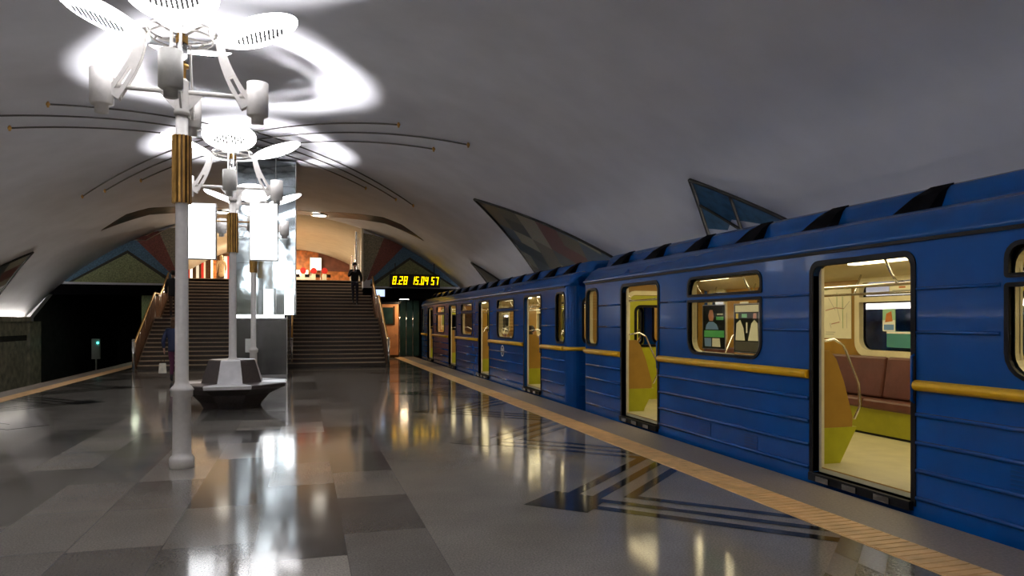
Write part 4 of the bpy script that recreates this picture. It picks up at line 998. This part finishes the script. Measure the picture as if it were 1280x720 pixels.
def person(label, loc, rz, J, mats, coat=None, hair='hair_d', long_hair=False, scale=1., coat_len=0., group=None):
    """J: joint positions in metres for a 1.75 m body facing -y; mats = (skin, top, legs, shoes)"""
    t = empty('person', loc, label, 'person', group, rz); t.scale = (scale,)*3
    V = []; E_ = []
    def add(co, rx, ry=None, par=None):
        V.append((co, rx, ry if ry else rx)); i = len(V)-1
        if par is not None: E_.append((par, i))
        return i
    pel = add(J['pelvis'], .135, .10); wa = add(J['waist'], .125, .095, pel); ch = add(J['chest'], .15, .105, wa); nk0 = add(J['neck'], .055, .055, ch)
    H = Vector(J['head']); nk1 = add(tuple(H+Vector((0, .01, -.10))), .05, .052, nk0)
    hd = add(tuple(H), .078, .092, nk1); add(tuple(H+Vector((0, .005, .085))), .055, .068, hd)
    hands = []
    for s in 'LR':
        sh = add(J['sh'+s], .058, .058, ch); el = add(J['el'+s], .042, .042, sh); wr = add(J['wr'+s], .027, .027, el)
        d = (Vector(J['wr'+s])-Vector(J['el'+s])).normalized(); side = d.cross(Vector((1, 0, 0))).normalized()
        pm = add(tuple(Vector(J['wr'+s])+d*.07), .032, .016, wr); hands.append((Vector(J['wr'+s])+d*.06))
        for k, ln in enumerate((.065, .075, .07, .055)):
            o_ = side*(k-1.5)*.02; f1 = add(tuple(Vector(J['wr'+s])+d*(.07+ln*.55)+o_), .009, .009, pm); add(tuple(Vector(J['wr'+s])+d*(.07+ln)+o_+Vector((0, -.012, 0))), .008, .008, f1)
        th = add(tuple(Vector(J['wr'+s])+d*.06+side*.045), .010, .010, pm)
        hp = add(J['hip'+s], .088, .092, pel); kn = add(J['kn'+s], .058, .060, hp); an = add(J['an'+s], .038, .040, kn)
        toe = add(tuple(Vector(J['an'+s])+Vector((0, -.13, -.05))), .036, .028, an)
    zn = J['neck'][2]; za = max(J['anL'][2], J['anR'][2]); zh = J['pelvis'][2]
    def pick(c):
        if c.z > zn+.02 and (c-H).length < .3: return 0
        if any((c-h).length < .115 for h in hands): return 0
        if min((c-Vector(J['anL'])).length, (c-Vector(J['anR'])).length) < .13: return 3
        d_leg = min((c-Vector(J[k])).length for k in ('knL', 'knR', 'hipL', 'hipR'))
        if c.z < zh-.0 and not any((c-Vector(J['wr'+s])).length < .12 for s in 'LR') and d_leg < .5: return 2
        return 1
    body = skin_mesh('body', V, E_, mats, t, pick, 2)
    # nose, eyes
    MB().ball(tuple(H+Vector((0, -.10, -.005))), .014, (1, 1.2, 1.6), 8).build('nose', mats[0], t)
    MB().ball(tuple(H+Vector((-.032, -.088, .018))), .009, n=8).ball(tuple(H+Vector((.032, -.088, .018))), .009, n=8).build('eyes', 'shoe', t)
    b = MB(); b.ball(tuple(H+Vector((0, .022, .04))), .10, (.93, 1.02, .98), 16)
    if long_hair: b.ball(tuple(H+Vector((0, .05, -.07))), .10, (.95, .7, 1.3), 12)
    b.build('hair', hair, t)
    if coat:
        C = []; EE = []
        def ad(co, rx, ry, par=None):
            C.append((co, rx, ry)); i = len(C)-1
            if par is not None: EE.append((par, i))
            return i
        c0 = ad(J['chest'], .178, .135); c1 = ad(J['waist'], .16, .13, c0); c2 = ad(J['pelvis'], .175, .145, c1)
        if coat_len > 0: ad(tuple(Vector(J['pelvis'])+Vector((0, 0, -coat_len))), .185, .16, c2)
        ad(tuple(Vector(J['neck'])+Vector((0, .01, -.01))), .075, .075, c0)
        for s in 'LR':
            a = ad(J['sh'+s], .075, .075, c0); q = ad(J['el'+s], .062, .062, a); ad(tuple(Vector(J['wr'+s])+(Vector(J['el'+s])-Vector(J['wr'+s]))*.12), .045, .045, q)
        skin_mesh('coat', C, EE, [coat], t, None, 2)
    return t
STAND = dict(pelvis=(0, 0, .93), waist=(0, 0, 1.08), chest=(0, 0, 1.30), neck=(0, 0, 1.47), head=(0, -.02, 1.64),
             shL=(.18, 0, 1.40), elL=(.24, .03, 1.12), wrL=(.23, -.06, .88), shR=(-.18, 0, 1.40), elR=(-.24, .03, 1.12), wrR=(-.23, -.06, .88),
             hipL=(.09, 0, .86), knL=(.10, -.03, .48), anL=(.10, .02, .08), hipR=(-.09, 0, .86), knR=(-.10, -.02, .48), anR=(-.10, .03, .08))
def pose(**k): d = dict(STAND); d.update(k); return d
y3 = 32.9; z3 = stair_z(y3)
person('man in a black jacket and dark jeans walking down the right staircase, hand raised', (2.18, y3, z3+.0), .12,
       pose(elR=(-.26, -.05, 1.16), wrR=(-.08, -.20, 1.42), elL=(.27, .02, 1.15), wrL=(.26, -.06, .92), knL=(.08, -.10, .50), anL=(.07, -.14, .06), anR=(-.06, .06, .16), knR=(-.07, -.02, .54)),
       ('skin', 'c_grey', 'c_jeans', 'shoe'), 'c_black', scale=1.08)
person('woman in navy walking away on the platform behind the foreground lamp post', (-3.38, 21.3, 0), PI-.1,
       pose(elL=(.27, .05, 1.14), wrL=(.27, -.04, .90), elR=(-.28, .04, 1.14), wrR=(-.30, -.05, .88), knL=(.09, -.14, .50), anL=(.09, -.05, .08), anR=(-.09, .16, .11), knR=(-.09, .02, .49)),
       ('skin_pale', 'c_navy', 'c_purple', 'shoe'), 'c_navy', hair='hair_b', long_hair=True, scale=1.0, coat_len=.12)
t = empty('carrier_bag', (-3.66, 21.25, .26), 'pale carrier bag held by the walking woman in navy near the left stairs', 'bag')
MB().hexa([(-.10, -.04, 0), (.10, -.04, 0), (.10, .04, 0), (-.10, .04, 0)], [(-.08, -.02, .27), (.08, -.02, .27), (.08, .02, .27), (-.08, .02, .27)]).build('body', 'bag', t, bevel=.01)
MB().tube([(-.05, 0, .27), (-.04, 0, .36), (0, 0, .42), (.04, 0, .36), (.05, 0, .27)], .008, 6).build('handle', 'bronze', t)
y2 = 30.9
person('person in dark coat climbing the left staircase, half hidden by the foreground lamp post', (-4.95, y2, 1.8), PI,
       pose(knL=(.09, -.14, .52), anL=(.09, -.12, .12)), ('skin', 'c_black', 'c_brown', 'shoe'), 'c_black', scale=1.05, coat_len=.15)
person('person in a beige fur coat standing in the upper hall above the left staircase', (-4.40, 42.8, 3.6), PI+.3, STAND, ('skin_pale', 'c_beige', 'c_brown', 'shoe'), 'c_beige', hair='c_beige', long_hair=True, scale=.98, coat_len=.42)
SIT = pose(pelvis=(0, 0, .56), waist=(0, .02, .72), chest=(0, .01, .94), neck=(0, 0, 1.11), head=(0, -.03, 1.28), shL=(.18, 0, 1.04), elL=(.22, -.05, .78), wrL=(.10, -.26, .70), shR=(-.18, 0, 1.04), elR=(-.22, -.05, .78), wrR=(-.10, -.26, .70),
           hipL=(.09, -.02, .54), knL=(.11, -.43, .53), anL=(.11, -.42, .09), hipR=(-.09, -.02, .54), knR=(-.11, -.43, .53), anR=(-.11, -.42, .09))
person('seated passenger with dark hair seen through the open door of the second car', (CX0+.36, 17.05, ZF), PI/2, SIT, ('skin', 'c_black', 'c_jeans', 'shoe'), 'c_black', long_hair=True, scale=1.0)

# ------------------------------------------------------------------ light
w = bpy.data.worlds.new('world'); SC.world = w; w.use_nodes = True
w.node_tree.nodes['Background'].inputs[0].default_value = (.5, .5, .55, 1); w.node_tree.nodes['Background'].inputs[1].default_value = .02
SC.view_settings.view_transform = 'Standard'; SC.view_settings.look = 'None'; SC.view_settings.exposure = 0.32; SC.view_settings.gamma = 1
SC.view_settings.use_curve_mapping = False
SC.cycles.use_denoising = True; SC.cycles.max_bounces = 8; SC.cycles.diffuse_bounces = 4; SC.cycles.glossy_bounces = 4; SC.cycles.transmission_bounces = 8
SC.cycles.sample_clamp_indirect = 6; SC.cycles.caustics_reflective = False; SC.cycles.caustics_refractive = False

for o in bpy.data.objects:
    if 'label' in o and len(o['label'].split()) > 16: print('LONG', o.name, len(o['label'].split()), o['label'])
